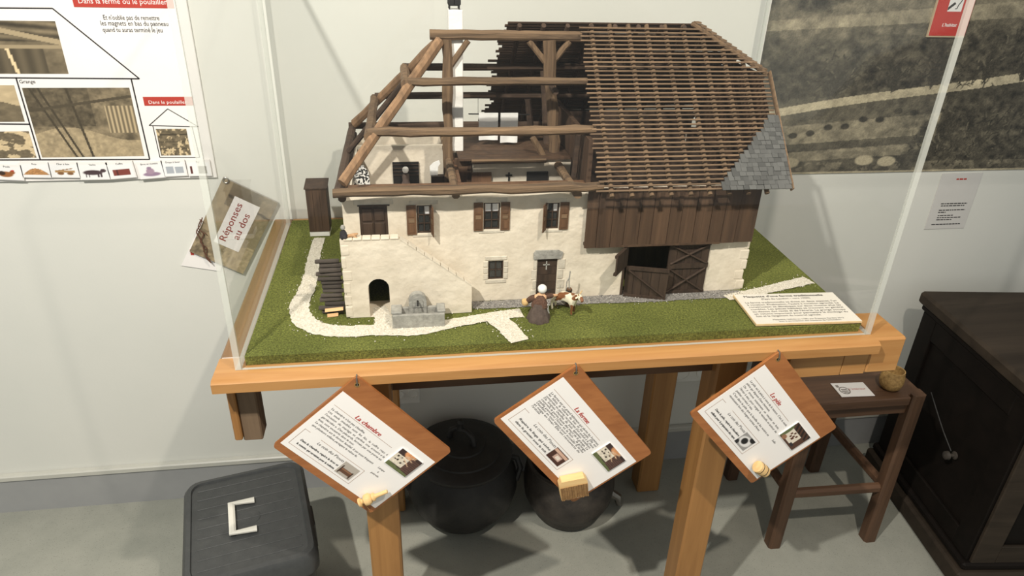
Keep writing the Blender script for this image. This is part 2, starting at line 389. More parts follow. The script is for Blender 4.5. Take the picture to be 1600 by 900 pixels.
octa = [(1,0,0),(-1,0,0),(0,1,0),(0,-1,0),(0,0,1),(0,0,-1)]
octf = [(0,2,4),(2,1,4),(1,3,4),(3,0,4),(2,0,5),(1,2,5),(3,1,5),(0,3,5)]
def path(pxs, widths, name, bed, grain, mb_grain, dens, zoff=.0009):
    pts = spline([gpt(p) for p in pxs]); k = len(pts); mb = MB(); L = []; Rr = []
    for i, p in enumerate(pts):
        d = (pts[min(i+1, k-1)]-pts[max(i-1, 0)]).normalized(); nrm = Vector((-d.y, d.x, 0)); t = i/(k-1)*(len(widths)-1); q = int(min(t, len(widths)-2)); wd = widths[q]*(1-(t-q))+widths[q+1]*(t-q)
        wd *= .5; L.append(p+nrm*(wd*random.uniform(.9, 1.08))); Rr.append(p-nrm*(wd*random.uniform(.9, 1.08)))
        seg = (pts[min(i+1, k-1)]-p).length
        for g in range(int(dens*seg*wd*2*1e4)+1):
            s_ = random.gauss(0, .62); c = p+d*random.uniform(0, seg)+nrm*wd*s_; r_ = random.uniform(.0006, .0013)
            if not (.02 < c.x < 1.03 and .015 < c.y < .545): continue
            Mr = Euler((random.random()*6, random.random()*6, random.random()*6)).to_matrix()
            mb_grain.add([Vector((c.x, c.y, G+zoff+r_*.5))+Mr @ (Vector(o)*r_*random.uniform(.7, 1.3)) for o in octa], octf)
    mb.add([(*p.xy, G+zoff) for p in L]+[(*p.xy, G+zoff) for p in Rr], [(i, i+1, k+i+1, k+i) for i in range(k-1)])
    BED[bed.name].add(mb.v, mb.f)
gw = MB(); gg = MB(); BED = {M_bed.name: MB(), M_bedg.name: MB()}
path([(499,372),(491,400),(486,430),(478,455),(468,478),(474,500),(500,514),(540,518),(590,516),(650,517),(705,506),(750,498),(790,492),(815,489)], [.022,.026,.032,.036,.034,.03,.026,.03], 'gravel_path', M_bed, None, gw, 5)
path([(592,480),(600,500),(602,516)], [.022,.03,.04], 'gravel_path', M_bed, None, gw, 5, .0011)
path([(765,492),(790,510),(812,534)], [.036,.036,.032], 'gravel_path', M_bed, None, gw, 5, .0013)
path([(1135,466),(1180,457),(1225,447),(1264,438)], [.020,.024,.028,.028], 'gravel_path', M_bed, None, gw, 5, .0012)
path([(738,477),(800,475),(900,469),(1000,465),(1080,461),(1160,459)], [.026,.028,.030,.036,.034,.024], 'grey_gravel_strip', M_bedg, None, gg, 7, .0006)
for gr, bd, mg_, nm in ((gw, BED[M_bed.name], M_grav, 'white_gravel'), (gg, BED[M_bedg.name], M_gravg, 'grey_gravel')):
    gr.cm = 1; gr.add(bd.v, bd.f); o = gr.build(nm, [mg_, M_bed if nm[0] == 'w' else M_bedg], ba); o['kind'] = 'stuff'

# ------------------------------------------------------------------ farmhouse
YF = .15
fh = thing('farmhouse_model', (.52, .32, G), 'model farmhouse with white walls, open timber roof frame and battened barn roof', 'model house')
def fz(z): return T+z
X0, X1 = .165, .876
def arch(x0, x1, z0, zt, n=9):
    r = (x1-x0)/2; zc = zt-r
    return [(x0, z0), (x1, z0)]+[((x0+x1)/2+r*math.cos(PI*i/n), zc+r*math.sin(PI*i/n)) for i in range(n+1)]
def rc(x0, x1, z0, z1): return [(x0, z0), (x1, z0), (x1, z1), (x0, z1)]
doorU = (.191, .236, .142, .2025); wins = [(.2830, .3065, .151, .2005), (.3930, .4205, .154, .2020), (.4990, .5210, .152, .1990)]
winL = (.402, .4285, .0595, .0955); doorL = (.488, .524, .0180, .0955); barn = (.647, .801, .0180, .1190)
holes = [rc(*doorU)]+[rc(*w_) for w_ in wins]+[rc(*winL), rc(doorL[0], doorL[1], .0185, doorL[3]), rc(barn[0], barn[1], .0185, barn[3]), [(x, max(z, .0185)) for x, z in arch(.197, .235, .0185, .090)]]
wallp = lambda u, v, w_: (u, w_, fz(v))
# outline with a slightly uneven right corner (quoins)
out = [(X0, .0176), (X1, .0176)]+[(X1+random.uniform(-.003, .004), .0176+.2*(i/14)) for i in range(1, 14)]+[(X1, .222), (X0, .222)]
MB().prism(out, holes, wallp, YF, YF+.016).build('front_wall', M_plas, fh)
MB().mm(X0, X0+.014, YF+.016, .478, G+.0002, fz(.222)).build('gable_wall', M_plas, fh)
MB().mm(X1-.014, X1, YF+.016, .478, G+.0002, fz(.12)).build('gable_wall', M_plas, fh)
gx = lambda u, v, w_: (w_, u, fz(v))
for k in range(14):
    y0 = .152+k*.0243; y1 = y0+.0236; top = lambda y: min(.389, .2325+(y-.105)*1.06-.006, .2325+(.539-y)*1.06-.006)
    MB().mm(X1-.010, X1-.004, y0, y1, fz(.1205), fz(.232)).build('gable_plank', M_clad, fh)
    MB().prism([(y0, .2325), (y1, .2325), (y1, max(top(y1), .234)), (y0, max(top(y0), .234))], [], gx, .8895, .8945).build('gable_plank', M_clad, fh)
MB().mm(X1-.010, .8945, .152, .49, fz(.2285), fz(.2322)).build('gable_soffit', M_clad, fh)
MB().mm(.578, X1-.016, .474, .4775, G+.0004, fz(.222)).build('barn_shade_lining', M_door, fh)  # dark boards added inside to stand for the gloom behind the battens
MB().mm(.578, X1-.016, YF+.018, .473, fz(.200), fz(.204)).build('hay_shade_floor', M_door, fh)  # dark floor added so the barn looks shaded below the roof battens
MB().mm(.578, X1-.016, .1665, .1685, fz(.120), fz(.222)).build('barn_shade_lining', M_door, fh)  # dark lining added over the white wall, again for interior shade
MB().mm(X0, X1, .478, .492, G+.0002, fz(.222)).build('rear_wall', M_plas, fh)
MB().mm(.576, X1-.002, .4805, .4895, fz(.2225), fz(.270)).build('wall_head_board', M_door, fh)
# interior
MB().mm(X0+.014, X1-.014, YF+.016, .478, fz(.130), fz(.134)).build('upper_floor', M_clad, fh)
MB().mm(X0+.014, .352, .400, .408, fz(.134), fz(.226)).build('room_wall', M_plas, fh)
pw = MB().mm(.388, .572, .284, .292, fz(.134), fz(.231)).build('partition_wall', M_plas, fh)
MB().mm(.352, .360, .20, .478, fz(.134), fz(.222)).build('plank_partition', M_shut, fh)
MB().mm(.356, .386, .29, .30, fz(.134), fz(.232)).build('plank_partition', M_clad, fh)
MB().mm(.568, .576, YF+.018, .478, fz(.020), fz(.30)).build('barn_partition', M_clad, fh)
for k in range(6):
    y0 = .278+k*.0255; MB().mm(.362, .566, y0, y0+.0245, fz(.2325), fz(.236)).build('loft_plank', M_clad, fh)
MB().beam((.385, .277, fz(.232)), (.52, .277, fz(.232)), .008, .008).build('loft_edge_beam', M_beam, fh)
c = at(752, 277, 1, .284); MB().mm(c.x-.018, c.x+.018, .279, .284, fz(.134), at(752, 269, 1, .284).z).build('cupboard', M_shut, pw)
c = at(795, 275, 1, .284); mb = MB().mm(c.x-.0013, c.x+.0013, .2815, .284, c.z-.009, c.z+.007); mb.mm(c.x-.006, c.x+.006, .2815, .284, c.z+.0005, c.z+.003); mb.build('cross', M_iron, pw)
c0 = at(823, 268, 1, .284); c1 = at(855, 285, 1, .284); MB().mm(c0.x, c1.x, .280, .284, fz(.15), c0.z).build('dark_opening', M_iron, pw)
c0 = at(613, 253, 1, .40); c1 = at(655, 280, 1, .40); rwin = MB().mm(c0.x, c1.x, .396, .40, c1.z-.02, c0.z).build('room_window', M_iron, fh)
for k in range(4): zz = c0.z-.004-k*.007; MB().mm(c0.x, c1.x, .394, .396, zz-.001, zz).build('louvre', M_door, rwin)
MB().mm(X0, .575, YF+.016, YF+.036, fz(.2235), fz(.2255)).build('wall_plate_board', M_shut, fh)
mb = MB(); A = at(562, 282, 1, .25)
mb.prism([(0, 0), (.030, 0), (.028, .034), (.020, .046), (.008, .044), (0, .03)], [], lambda u, v, w_: (A.x-.012+u, .25+w_, fz(.19)+v), 0, .004); mb.build('printed_curtain', M_speck, fh)
c = at(684, 275, 1, .30); mb = MB().mm(c.x-.012, c.x+.012, .297, .310, fz(.15), c.z); mb.build('bedside_box', M_door, fh)
c = at(680, 258, 1, .30); mb = MB(); mb.prism([(-.010, -.018), (.004, -.018), (.005, -.002), (.009, .004), (.007, .010), (-.003, .006), (-.010, -.001)], [], lambda u, v, w_: (c.x+u, .296+w_, c.z+v), 0, .002); mb.build('hung_cloth', M_linen, fh)
# stair block in front with the vault
stf = [(X0+.001, .0176), (.3700, .0176), (.3700, .0690), (.2540, .1580), (.2400, .1595), (.160, .1600), (.1615, .10)]
vault = arch(.1990, .2330, .0170, .0890)
mb = MB(); mb.prism(stf, [[(x, max(z, .0178)) for x, z in vault]], wallp, .112, .124); sb = mb.build('stair_parapet', M_plas, fh)
MB().prism([(X0+.001, .0177), (.356, .0177), (.2500, .1400), (.166, .1420)], [[(x, max(z, .0180)) for x, z in arch(.197, .235, .0175, .090)]], wallp, .124, .1498).build('stair_mass', M_plas, fh)
for k in range(6):
    xa = .166+k*.0145; MB().mm(xa, xa+.0138, .1108, .126, fz(.1585), fz(.1615)+random.uniform(0, .0006)).build('coping_stone', M_plas, fh, bevel=.0008)
dx, dz = (.3700-.2540)/9, (.0690-.1580)/9
for k in range(9):
    mb = MB(); mb.prism([(.254+dx*k+.0004, .158+dz*k), (.254+dx*(k+1)-.0004, .158+dz*(k+1)), (.254+dx*(k+1)-.0004, .1605+dz*(k+1)), (.254+dx*k+.0004, .1605+dz*k)], [], wallp, .1112, .125); mb.build('coping_stone', M_plas, fh)
for k in range(6):
    h_ = .02; z0 = .0185+k*.0228; l_ = .013 if k % 2 else .008; MB().mm(.1615-.0018+random.uniform(-.001, .0006), .1615+l_+random.uniform(-.003, .003), .1113, .126, fz(z0), fz(z0+h_+random.uniform(-.002, .0015))).build('quoin_stone', M_plas, fh, bevel=.002, seg=2)
for k in range(5):
    z0 = .0185+k*.0205; l_ = .018 if k % 2 else .011; MB().mm(X1-l_+random.uniform(-.003, .003), X1+.003+random.uniform(-.003, .002), YF-.0006, YF+.02, fz(z0), fz(z0+.019)).build('quoin_stone', M_plas, fh, bevel=.002, seg=2)
# stones round the openings
def stone(x0, x1, z0, z1, d=.0012): return MB().mm(x0, x1, YF-d, YF+.004, fz(z0), fz(z1)).build('jamb_stone', M_stone, fh, bevel=.001, seg=2)
MB().prism([(.481, .0965), (.530, .0965), (.5325, .108), (.524, .1125), (.484, .113), (.4805, .108)], [], wallp, YF-.003, YF+.004).build('lintel_stone', M_grey, fh)
MB().mm(.396, .4345, YF-.0015, YF+.004, fz(.097), fz(.1045)).build('lintel_stone', M_stone, fh, bevel=.001)
for z0, z1 in ((.060, .071), (.072, .083), (.084, .095)): stone(.3935, .4015, z0, z1); stone(.4290, .4365, z0, z1)
stone(.397, .434, .0525, .0590)
for k, (z0, z1) in enumerate(((.02, .036), (.037, .055), (.056, .075), (.076, .0945))): stone(.525, .535+.003*(k % 2), z0, z1); stone(.478+.003*(k % 2), .4873, z0, z1)
for w_ in wins: stone(w_[0]-.012, w_[1]+.012, w_[1-1+3]+.0012, w_[3]+.0085, .0006); stone(w_[0]-.008, w_[1]+.008, w_[2]-.0065, w_[2]-.0012, .0008)
stone(doorU[0]-.008, doorU[1]+.010, doorU[3]+.001, doorU[3]+.010, .0008)
# doors
def board_door(x0, x1, z0, z1, y, n, mat, name='door'):
    d = MB().mm(x0, x1, y+.001, y+.003, fz(z0), fz(z1)).build(name, mat, fh)
    wd = (x1-x0)/n
    for k in range(n): MB().mm(x0+k*wd+.0003, x0+(k+1)*wd-.0003, y-.0008, y+.001, fz(z0), fz(z1)).build('plank', mat, d)
    return d
d = board_door(doorU[0], doorU[1], doorU[2], doorU[3], YF+.003, 4, M_door)
for s_ in (0, 1):
    x0 = doorU[0]+.004+s_*.0195; MB().mm(x0, x0+.0165, YF+.0005, YF+.0022, fz(.150), fz(.172)).build('door_panel', M_door, d, bevel=.001)
    MB().mm(x0, x0+.0165, YF+.0005, YF+.0022, fz(.175), fz(.197)).build('door_panel', M_door, d, bevel=.001)
MB().mm(doorU[0]-.002, doorU[1]+.004, YF-.002, YF+.003, fz(doorU[3]-.0006), fz(doorU[3]+.0010)).build('lintel_board', M_door, d)
d = MB().mm(doorL[0], doorL[1], YF+.004, YF+.006, fz(.018), fz(doorL[3])).build('door', M_door, fh)
for k in range(5): z0 = .0185+k*.0154; MB().mm(doorL[0]+.0005, doorL[1]-.0005, YF+.0022, YF+.004, fz(z0), fz(z0+.0148)).build('plank', M_door, d)
mb = MB().mm(.5038, .5058, YF+.001, YF+.0024, fz(.0740), fz(.0900)); mb.mm(.4990, .5106, YF+.001, YF+.0024, fz(.0825), fz(.0845)); mb.build('door_cross', M_grey, d)
# windows with shutters
def window(x0, x1, z0, z1, cols, rows, shut, pale=()):
    wn = MB(); b = .0022
    wn.prism(rc(x0, x1, z0, z1), [rc(x0+b, x1-b, z0+b, z1-b)], wallp, YF+.002, YF+.006); wo = wn.build('window', M_door, fh)
    cw = (x1-x0-2*b)/cols; rh = (z1-z0-2*b)/rows
    for i in range(1, cols): MB().mm(x0+b+i*cw-.0009, x0+b+i*cw+.0009, YF+.002, YF+.0055, fz(z0+b), fz(z1-b)).build('glazing_bar', M_door, wo)
    for j in range(1, rows): MB().mm(x0+b, x1-b, YF+.0022, YF+.0052, fz(z0+b+j*rh-.0008), fz(z0+b+j*rh+.0008)).build('glazing_bar', M_door, wo)
    for i in range(cols):
        for j in range(rows): MB().mm(x0+b+i*cw+.0009, x0+b+(i+1)*cw-.0009, YF+.0040, YF+.0046, fz(z0+b+j*rh+.0008), fz(z0+b+(j+1)*rh-.0008)).build('pane', M_white if (i, j) in pale else M_pane, wo)
    for side, ang in shut:
        w_ = .0155; hx = x0-.001 if side < 0 else x1+.001
        M = Matrix.Translation((hx, YF-.0005, fz(z0))) @ Matrix.Rotation(R(ang)*(1 if side < 0 else -1), 4, 'Z')
        sg = -1 if side < 0 else 1
        sh = MB(); sh.M = M; xa, xb = sorted((0, sg*w_)); hh = z1-z0
        sh.mm(xa, xb, -.0018, -.0004, -.001, hh+.001); so = sh.build('shutter', M_shut, wo)
        for (q0, q1) in ((.06, .36), (.42, .56), (.62, .94)):
            s2 = MB(); s2.M = M; s2.mm(xa+.003, xb-.003, -.0026, -.0018, q0*hh, q1*hh); s2.build('shutter_panel', M_shut if (q0 != .42) else M_batt, so)
    return wo
window(*wins[0], 2, 3, [(-1, 0), (1, 80)], [(1, 2)]); window(*wins[1], 2, 3, [(-1, 0), (1, 0)], [(0, 2), (1, 2)]); window(*wins[2], 2, 3, [(-1, 60), (1, 0)], [(1, 2)])
window(*winL, 2, 2, [])
# barn: cladding planks and doors
xs = [.566, .586, .611, .634, .660, .683, .712, .734, .760, .788, .812, .838, .873]
for k in range(len(xs)-1):
    MB().mm(xs[k]+.0004, xs[k+1]-.0004, .1375+random.uniform(-.0008, .0008), .1415, fz(.1195+random.uniform(-.001, .001)), fz(.226)).build('cladding_plank', M_clad, fh)
MB().mm(.567, .873, .1416, .1495, fz(.121), fz(.126)).build('sill_beam', M_beamd, fh)
MB().mm(.632, .812, .1365, .1412, fz(.1190), fz(.1225)).build('barn_door_lintel', M_clad, fh)
def leaf(M, w_, h_, braces, rails):
    mb = MB(); mb.M = M; mb.mm(0, w_, 0, .0018, 0, h_); lo = mb.build('barn_door', M_door, fh); n_ = max(2, round(w_/.014))
    for k in range(n_): b = MB(); b.M = M; b.mm(k*w_/n_+.0003, (k+1)*w_/n_-.0003, -.0012, 0, 0, h_); b.build('plank', M_door, lo)
    for (za, zb) in rails: b = MB(); b.M = M; b.mm(0, w_, -.0038, -.0012, za, zb); b.build('ledge', M_door, lo)
    for (p, q) in braces: b = MB(); b.M = M; b.beam((p[0], -.0028, p[1]), (q[0], -.0028, q[1]), .0030, .006, 2, 0, up=(0, 1, 0)); b.build('brace', M_door, lo)
    return lo
wl = .0755; hd = .100
leaf(Matrix.Translation((.7255, YF-.002, fz(.0185))), wl, hd, [((.004, .050), (.071, .004)), ((.004, .004), (.071, .050)), ((.004, .060), (.071, .096)), ((.004, .096), (.071, .060))], [(.0505, .060), (0, .005), (.095, .1)])
leaf(Matrix.Translation((.6485, YF-.004, fz(.0180))) @ Matrix.Rotation(R(-16), 4, 'Z'), wl, .060, [((.004, .054), (.071, .006))], [(0, .005), (.054, .060)])
leaf(Matrix.Translation((.6480, YF-.004, fz(.0790))) @ Matrix.Rotation(R(-128), 4, 'Z'), .052, .038, [], [(0, .005), (.033, .038)])
MB().mm(barn[0]-.004, barn[0], YF-.002, YF+.012, fz(.018), fz(barn[3])).build('door_post', M_door, fh)
MB().mm(.650, .80, YF+.10, YF+.104, fz(.018), fz(.13)).build('barn_back_boards', M_door, fh)
# timber roof frame
def bm_(name, A, B, w_, h_, mat=M_beam, **k): mb = MB(); mb.beam(A, B, w_, h_, **k); return mb.build(name, mat, fh)
EV, SC, TH, RG = fz(.2355), fz(.3095), fz(.3755), fz(.440)
bm_('ridge_beam', (.318, .322, RG), (.580, .322, RG), .014, .016, jit=.06, seg=9)
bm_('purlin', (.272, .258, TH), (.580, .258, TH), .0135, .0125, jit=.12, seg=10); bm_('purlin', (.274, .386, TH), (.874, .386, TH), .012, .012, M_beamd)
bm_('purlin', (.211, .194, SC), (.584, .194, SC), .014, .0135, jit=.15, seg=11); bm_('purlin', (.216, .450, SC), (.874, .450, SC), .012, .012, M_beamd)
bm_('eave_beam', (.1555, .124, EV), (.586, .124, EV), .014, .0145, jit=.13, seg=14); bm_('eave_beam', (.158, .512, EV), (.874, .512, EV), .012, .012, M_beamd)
bm_('hip_purlin', (.274, .250, TH-.003), (.274, .394, TH-.003), .015, .015, M_beamz)
bm_('hip_purlin', (.213, .186, SC-.006), (.215, .458, SC-.006), .015, .015, M_beamz)
bm_('hip_purlin', (.163, .130, EV-.003), (.165, .518, EV-.004), .014, .013, M_beamd)
bm_('hip_rafter', (.334, .316, RG-.010), (.170, .136, EV+.010), .013, .018, M_beamp, jit=.07)
bm_('hip_rafter', (.334, .330, RG-.010), (.170, .505, EV+.006), .012, .016, M_beamp, jit=.07)
bm_('jack_rafter', (.274, .322, TH-.012), (.168, .322, EV+.004), .009, .010, M_beamd)
bm_('post', (.3465, .322, fz(.134)), (.3465, .322, RG-.007), .0175, .016, M_beamz, up=(0, 1, 0), jit=.11, seg=10)
bm_('post', (.5530, .312, fz(.134)), (.5230, .322, RG-.007), .0195, .018, M_beamz, up=(0, 1, 0), jit=.13, seg=10)
bm_('post', (.540, .372, fz(.236)), (.528, .380, TH-.006), .013, .013, M_beamd, up=(0, 1, 0))
bm_('post', (.520, .436, fz(.236)), (.512, .444, SC-.006), .012, .012, M_beamd, up=(0, 1, 0))
bm_('post', (.556, .205, fz(.225)), (.556, .194, SC-.006), .010, .010, M_beamd, up=(0, 1, 0))
bm_('brace', (.353, .322, RG-.050), (.383, .322, RG-.009), .009, .010, M_beamz, jit=.04)
bm_('brace', (.520, .322, RG-.046), (.488, .322, RG-.009), .009, .010, M_beamz); bm_('brace', (.530, .322, RG-.046), (.560, .322, RG-.009), .009, .010, M_beamz)
bm_('brace', (.545, .300, fz(.19)), (.498, .300, fz(.268)), .010, .011, M_beamz); bm_('brace', (.560, .300, fz(.20)), (.600, .300, fz(.268)), .010, .011, M_beamd)
bm_('tie_beam', (.3465, .135, EV-.0135), (.3465, .50, EV-.0135), .0125, .012, M_beam)
bm_('tie_beam', (.168, .132, EV-.0135), (.168, .50, EV-.0135), .012, .011, M_beamd)
bm_('tie_beam', (.545, .128, EV-.0150), (.545, .50, EV-.0150), .014, .014, M_beam)
bm_('collar_beam', (.53, .27, TH-.02), (.53, .385, TH-.02), .010, .010, M_beamd)
# rafters and battens
Pe = Vector((0, .105, fz(.2325))); Pr = Vector((0, .322, fz(.4625))); sl = (Pr-Pe); SL = sl.length; sd = sl.normalized(); sn = Vector((0, -sd.z, sd.y))
Qe = Vector((0, .539, fz(.2325))); rdv = (Pr-Qe).normalized(); rn = Vector((0, -rdv.z, rdv.y)) * -1
def xr(t):                                   # right verge of the front slope (half hip above)
    return .901+.003*t if t < .69 else .903-(t-.69)/.31*.123
for k, x in enumerate(np.arange(.597, .89, .0335)):
    t1 = 1.0 if x < .775 else max(.69, .69+(.903-x)/.123*.31-.02)
    A = Pe+sd*(.0)-sn*.0075; B = Pe+sd*SL*t1-sn*.0075; A = Vector((x, A.y, A.z)); B = Vector((x, B.y, B.z))
    bm_('rafter', A-sd*.006, B, .0075, .0085, M_beamz, up=sn, jit=.04, seg=4)
for x in np.arange(.470, .89, .042):
    t1 = 1.0 if x < .775 else max(.69, .69+(.903-x)/.123*.31-.02)
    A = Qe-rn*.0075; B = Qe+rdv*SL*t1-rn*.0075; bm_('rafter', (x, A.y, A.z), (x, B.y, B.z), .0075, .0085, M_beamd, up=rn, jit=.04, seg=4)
ub = MB(); ub.beam((0, 0, 0), (1, 0, 0), .0029, .0026, 1, 0); bat_me = unit_mesh('batten', ub, M_batt)
ub = MB(); ub.beam((0, 0, 0), (1, 0, 0), .0062, .0026, 1, 0); bat_md = unit_mesh('batten', ub, M_battd)
NB = 37
def lay_batten(P, d, nrm, x0, x1, me):
    dz = random.uniform(-.0009, .0009); e = Vector((1, 0, dz/ max(x1-x0, .05))).normalized()
    Mx = frame((x0, P.y, P.z), e, d); Mx = Mx @ Matrix.Diagonal((x1-x0, 1, 1, 1)); inst(me, 'batten', Mx, fh)
for k in range(NB):
    t = (k+.15)/NB*.985; P = Pe+sd*SL*t+sn*.0012
    xl = .573+.004*t+random.uniform(-.004, .003)
    lay_batten(P, sd, sn, xl, xr(t)-.002, bat_me)
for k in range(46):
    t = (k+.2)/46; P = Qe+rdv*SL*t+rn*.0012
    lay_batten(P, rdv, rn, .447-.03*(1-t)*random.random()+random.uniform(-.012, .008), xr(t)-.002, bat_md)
bm_('hip_rafter', (.780, .322, fz(.462)), (.903, .255, fz(.388)), .007, .008, M_beamz, jit=.03); bm_('hip_rafter', (.780, .322, fz(.462)), (.903, .389, fz(.388)), .007, .008, M_beamz, jit=.03)
bm_('hip_edge_beam', (.897, .258, fz(.382)), (.897, .386, fz(.382)), .007, .008, M_beamd)
for k in range(14):
    f_ = (k+.5)/14; xx = .903-.118*f_; hw = .062*(1-f_)+.004; zz = fz(.388+.074*f_); bm_('hip_batten', (xx, .322-hw, zz+.005), (xx, .322+hw, zz+.005), .0098, .0030, M_batt, jit=0, seg=1, ch=.1)
bm_('verge_board', (.905, .100, fz(.231)), (.9065, .255, fz(.392)), .003, .011, M_batt, up=sn, jit=.02)
# slates: stepped patch at the eave corner
us = MB(); us.mm(-.5, .5, 0, 1, -.5, .5); us.v = [Vector((v.x*(.97 if v.y < .5 else 1), v.y, v.z)) for v in us.v]; sl_me = unit_mesh('slate', us, M_slate)
nr = 16
for r_ in range(nr):
    t0 = -.012+r_*.0255; z_ = r_/nr; xl = .7780+(.886-.778)*(r_/15.)**.95+random.uniform(-.003, .003); x = xl
    end = xr(t0)+.006+random.uniform(-.002, .001)
    while x < end-.003:
        wd = random.uniform(.0085, .0140); wd = min(wd, end-x)
        P = Pe+sd*SL*t0+sn*(.0052+random.uniform(0, .0008))
        ln = random.uniform(.0145, .0176)
        Mx = frame((x+wd/2, P.y, P.z), (1, 0, random.uniform(-.02, .02)), sd) @ Matrix.Rotation(R(-5.0+random.uniform(-2, 2)), 4, 'X') @ Matrix.Diagonal((wd-.0005, ln, .0017, 1))
        inst(sl_me, 'slate', Mx, fh); x += wd
# chimney
ch = MB().mm(.3500, .3745, .326, .350, fz(.236), fz(.4790)).build('chimney', M_chim, fh, bevel=.001)
cc = MB(); cx, cy = .3605, .338; z0 = fz(.4795)
for sx in (-1, 1):
    for sy in (-1, 1): cc.mm(cx+sx*.008-.0012, cx+sx*.008+.0012, cy+sy*.008-.0012, cy+sy*.008+.0012, z0, z0+.006)
cc.mm(cx-.0095, cx+.0095, cy-.0095, cy+.0095, z0+.0055, z0+.007); cc.build('cowl_feet', M_iron, ch)
for r_ in range(4):
    zz = z0+.007+r_*.0085; h2 = .011-.0006*r_
    for k in range(2): MB().mm(cx-h2+k*h2+.0002, cx-h2+(k+1)*h2-.0002, cy-h2, cy+h2, zz, zz+.0081).build('cowl_slate', M_iron, ch, bevel=.0006)
# laundry in the loft
ln = thing('laundry_line', at(780, 195, 1, .36), 'thin rod with two white cloths hung in the open loft', 'laundry')
a0 = at(732, 178, 1, .36); a1 = at(828, 179, 1, .36); MB().tube([a0, a1], .0012, 6).build('rod', M_iron, ln)
MB().tube([at(747, 178, 1, .36), at(747, 150, 1, .36)], .0004, 5).build('string', M_iron, ln)
for x0, x1, y1 in ((748, 778, 218), (782, 809, 222)):
    p = at(x0, 177, 1, .36); q = at(x1, 177, 1, .36); b = at(x0, y1, 1, .36); mb = MB(); vs = []; N = 10
    for s_ in (0, 1):
        for j in range(6):
            for i in range(N+1):
                u = i/N; v = j/5; vs.append((p.x+(q.x-p.x)*u, .356+s_*.003-.0015*math.sin(u*7+v*2)*v, p.z+.001+(b.z-p.z-.001)*v))
    fs = []
    for s_ in (0, 1):
        for j in range(5):
            for i in range(N): k = s_*6*(N+1)+j*(N+1)+i; fs.append((k, k+1, k+N+2, k+N+1))
    for i in range(N): fs.append((i, i+1, 6*(N+1)+i+1, 6*(N+1)+i))
    mb.add(vs, fs); mb.build('cloth', M_linen, ln, smooth=True)

# ------------------------------------------------------------------ things on the model base
# outhouse
oh = thing('outhouse_model', (.086, .478, G), 'narrow brown plank privy on a white plinth at the path end', 'model hut')
ox0, ox1, oy0, oy1 = .0655, .1065, .459, .500
MB().mm(ox0, ox1-.001, oy0, oy1, G, fz(.028)).build('plinth', M_chim, oh, bevel=.0008)
MB().mm(ox0+.001, ox1-.001, oy0+.001, oy1-.001, fz(.028), fz(.121)).build('body', M_clad, oh)
for k in range(3): x = ox0+k*.0137; MB().mm(x+.0002, x+.0134, oy0-.001, oy0+.001, fz(.0285), fz(.122)).build('front_plank', M_clad, oh)
for k in range(3): y = oy0+k*.0137; MB().mm(ox1-.001, ox1+.0006, y+.0003, y+.0134, fz(.0285), fz(.120)).build('side_plank', M_door, oh)
mb = MB(); mb.prism([(oy0-.003, .1215), (oy1+.002, .1275), (oy1+.002, .130), (oy0-.003, .124)], [], lambda u, v, w_: (w_, u, fz(v)), ox0-.002, ox1+.003); mb.build('roof', M_door, oh)
# firewood
lg = MB(); prof = [(-.5, .85), (-.45, 1), (-.1, .96), (.2, 1.03), (.46, .97), (.5, .8)]
lg.tube([(x, 0, 0) for x, r in prof], [r*.5 for x, r in prof], 8); log_me = unit_mesh('log', lg, M_bark)
rows = 13
ORD = ['first','second','third','fourth','fifth','sixth','seventh','eighth','ninth','tenth','eleventh','twelfth','thirteenth']
for r_ in range(rows):
    for c_ in range(1):
        L_ = random.uniform(.030, .043); cx = .158-L_/2+random.uniform(-.004, .001); d_ = random.uniform(.0074, .0094)
        o = bpy.data.objects.new('firewood_log', log_me); COL.objects.link(o)
        o.matrix_world = Matrix.Translation((cx, .131+random.uniform(-.002, .002), G+.0041+r_*.0078)) @ Matrix.Rotation(random.uniform(-.08, .08), 4, 'Z') @ Matrix.Rotation(random.uniform(-.02, .02), 4, 'Y') @ Matrix.Diagonal((L_, d_, d_*.93, 1))
        tag(o, ('topmost bark-covered log of the firewood stack beside the stair wall' if r_ == rows-1 else 'lowest bark-covered log of the firewood stack beside the stair wall' if r_ == 0 else 'bark-covered log, '+ORD[rows-1-r_]+' from the top of the firewood stack'), 'log', 'stacked firewood logs')
for (px, py, ln_) in ((522, 483, .030), (520, 492, .018)):
    p = at(px, py, 1, .121); mb = MB(); mb.prism([(0, 0), (.006, .0005), (.004, .0045)], [], lambda u, v, w_: (w_, .119+u, max(p.z-.003, G+.0002)+v+(w_-p.x)*.08), p.x-ln_/2, p.x+ln_/2); o = mb.build('split_log', M_split)
    tag(o, 'pale split log leaning low on the firewood stack' if ln_ > .02 else 'short pale split log lying at the foot of the firewood stack', 'log')
# fountain
fo = thing('stone_fountain_model', (.279, .085, G), 'grey stone trough fountain with rounded back stone below the stairs', 'model fountain')
mb = MB(); x0, x1, y0, y1, z0, z1 = .2365, .3215, .069, .100, G, fz(.0420)
b = .006
mb.prism(rc(x0, x1, y0, y1), [rc(x0+b, x1-b, y0+b, y1-b)], lambda u, v, w_: (u, v, w_), G, z1); mb.build('basin', M_grey, fo, bevel=.0006)
MB().mm(x0+b, x1-b, y0+b, y1-b, G, G+.012).build('basin_floor', M_grey, fo)
MB().mm(x0-.0015, x0+.016, y0+.004, y1, z1, z1+.0045).build('end_block', M_grey, fo, bevel=.001); MB().mm(x1-.012, x1+.0015, y0+.004, y1, z1, z1+.004).build('end_block', M_grey, fo, bevel=.001)
mb = MB(); mb.prism(arch(.264, .293, .0174, .0685), [], lambda u, v, w_: (u, w_, fz(v)), .092, .104); ss = mb.build('back_stone', M_grey, fo)
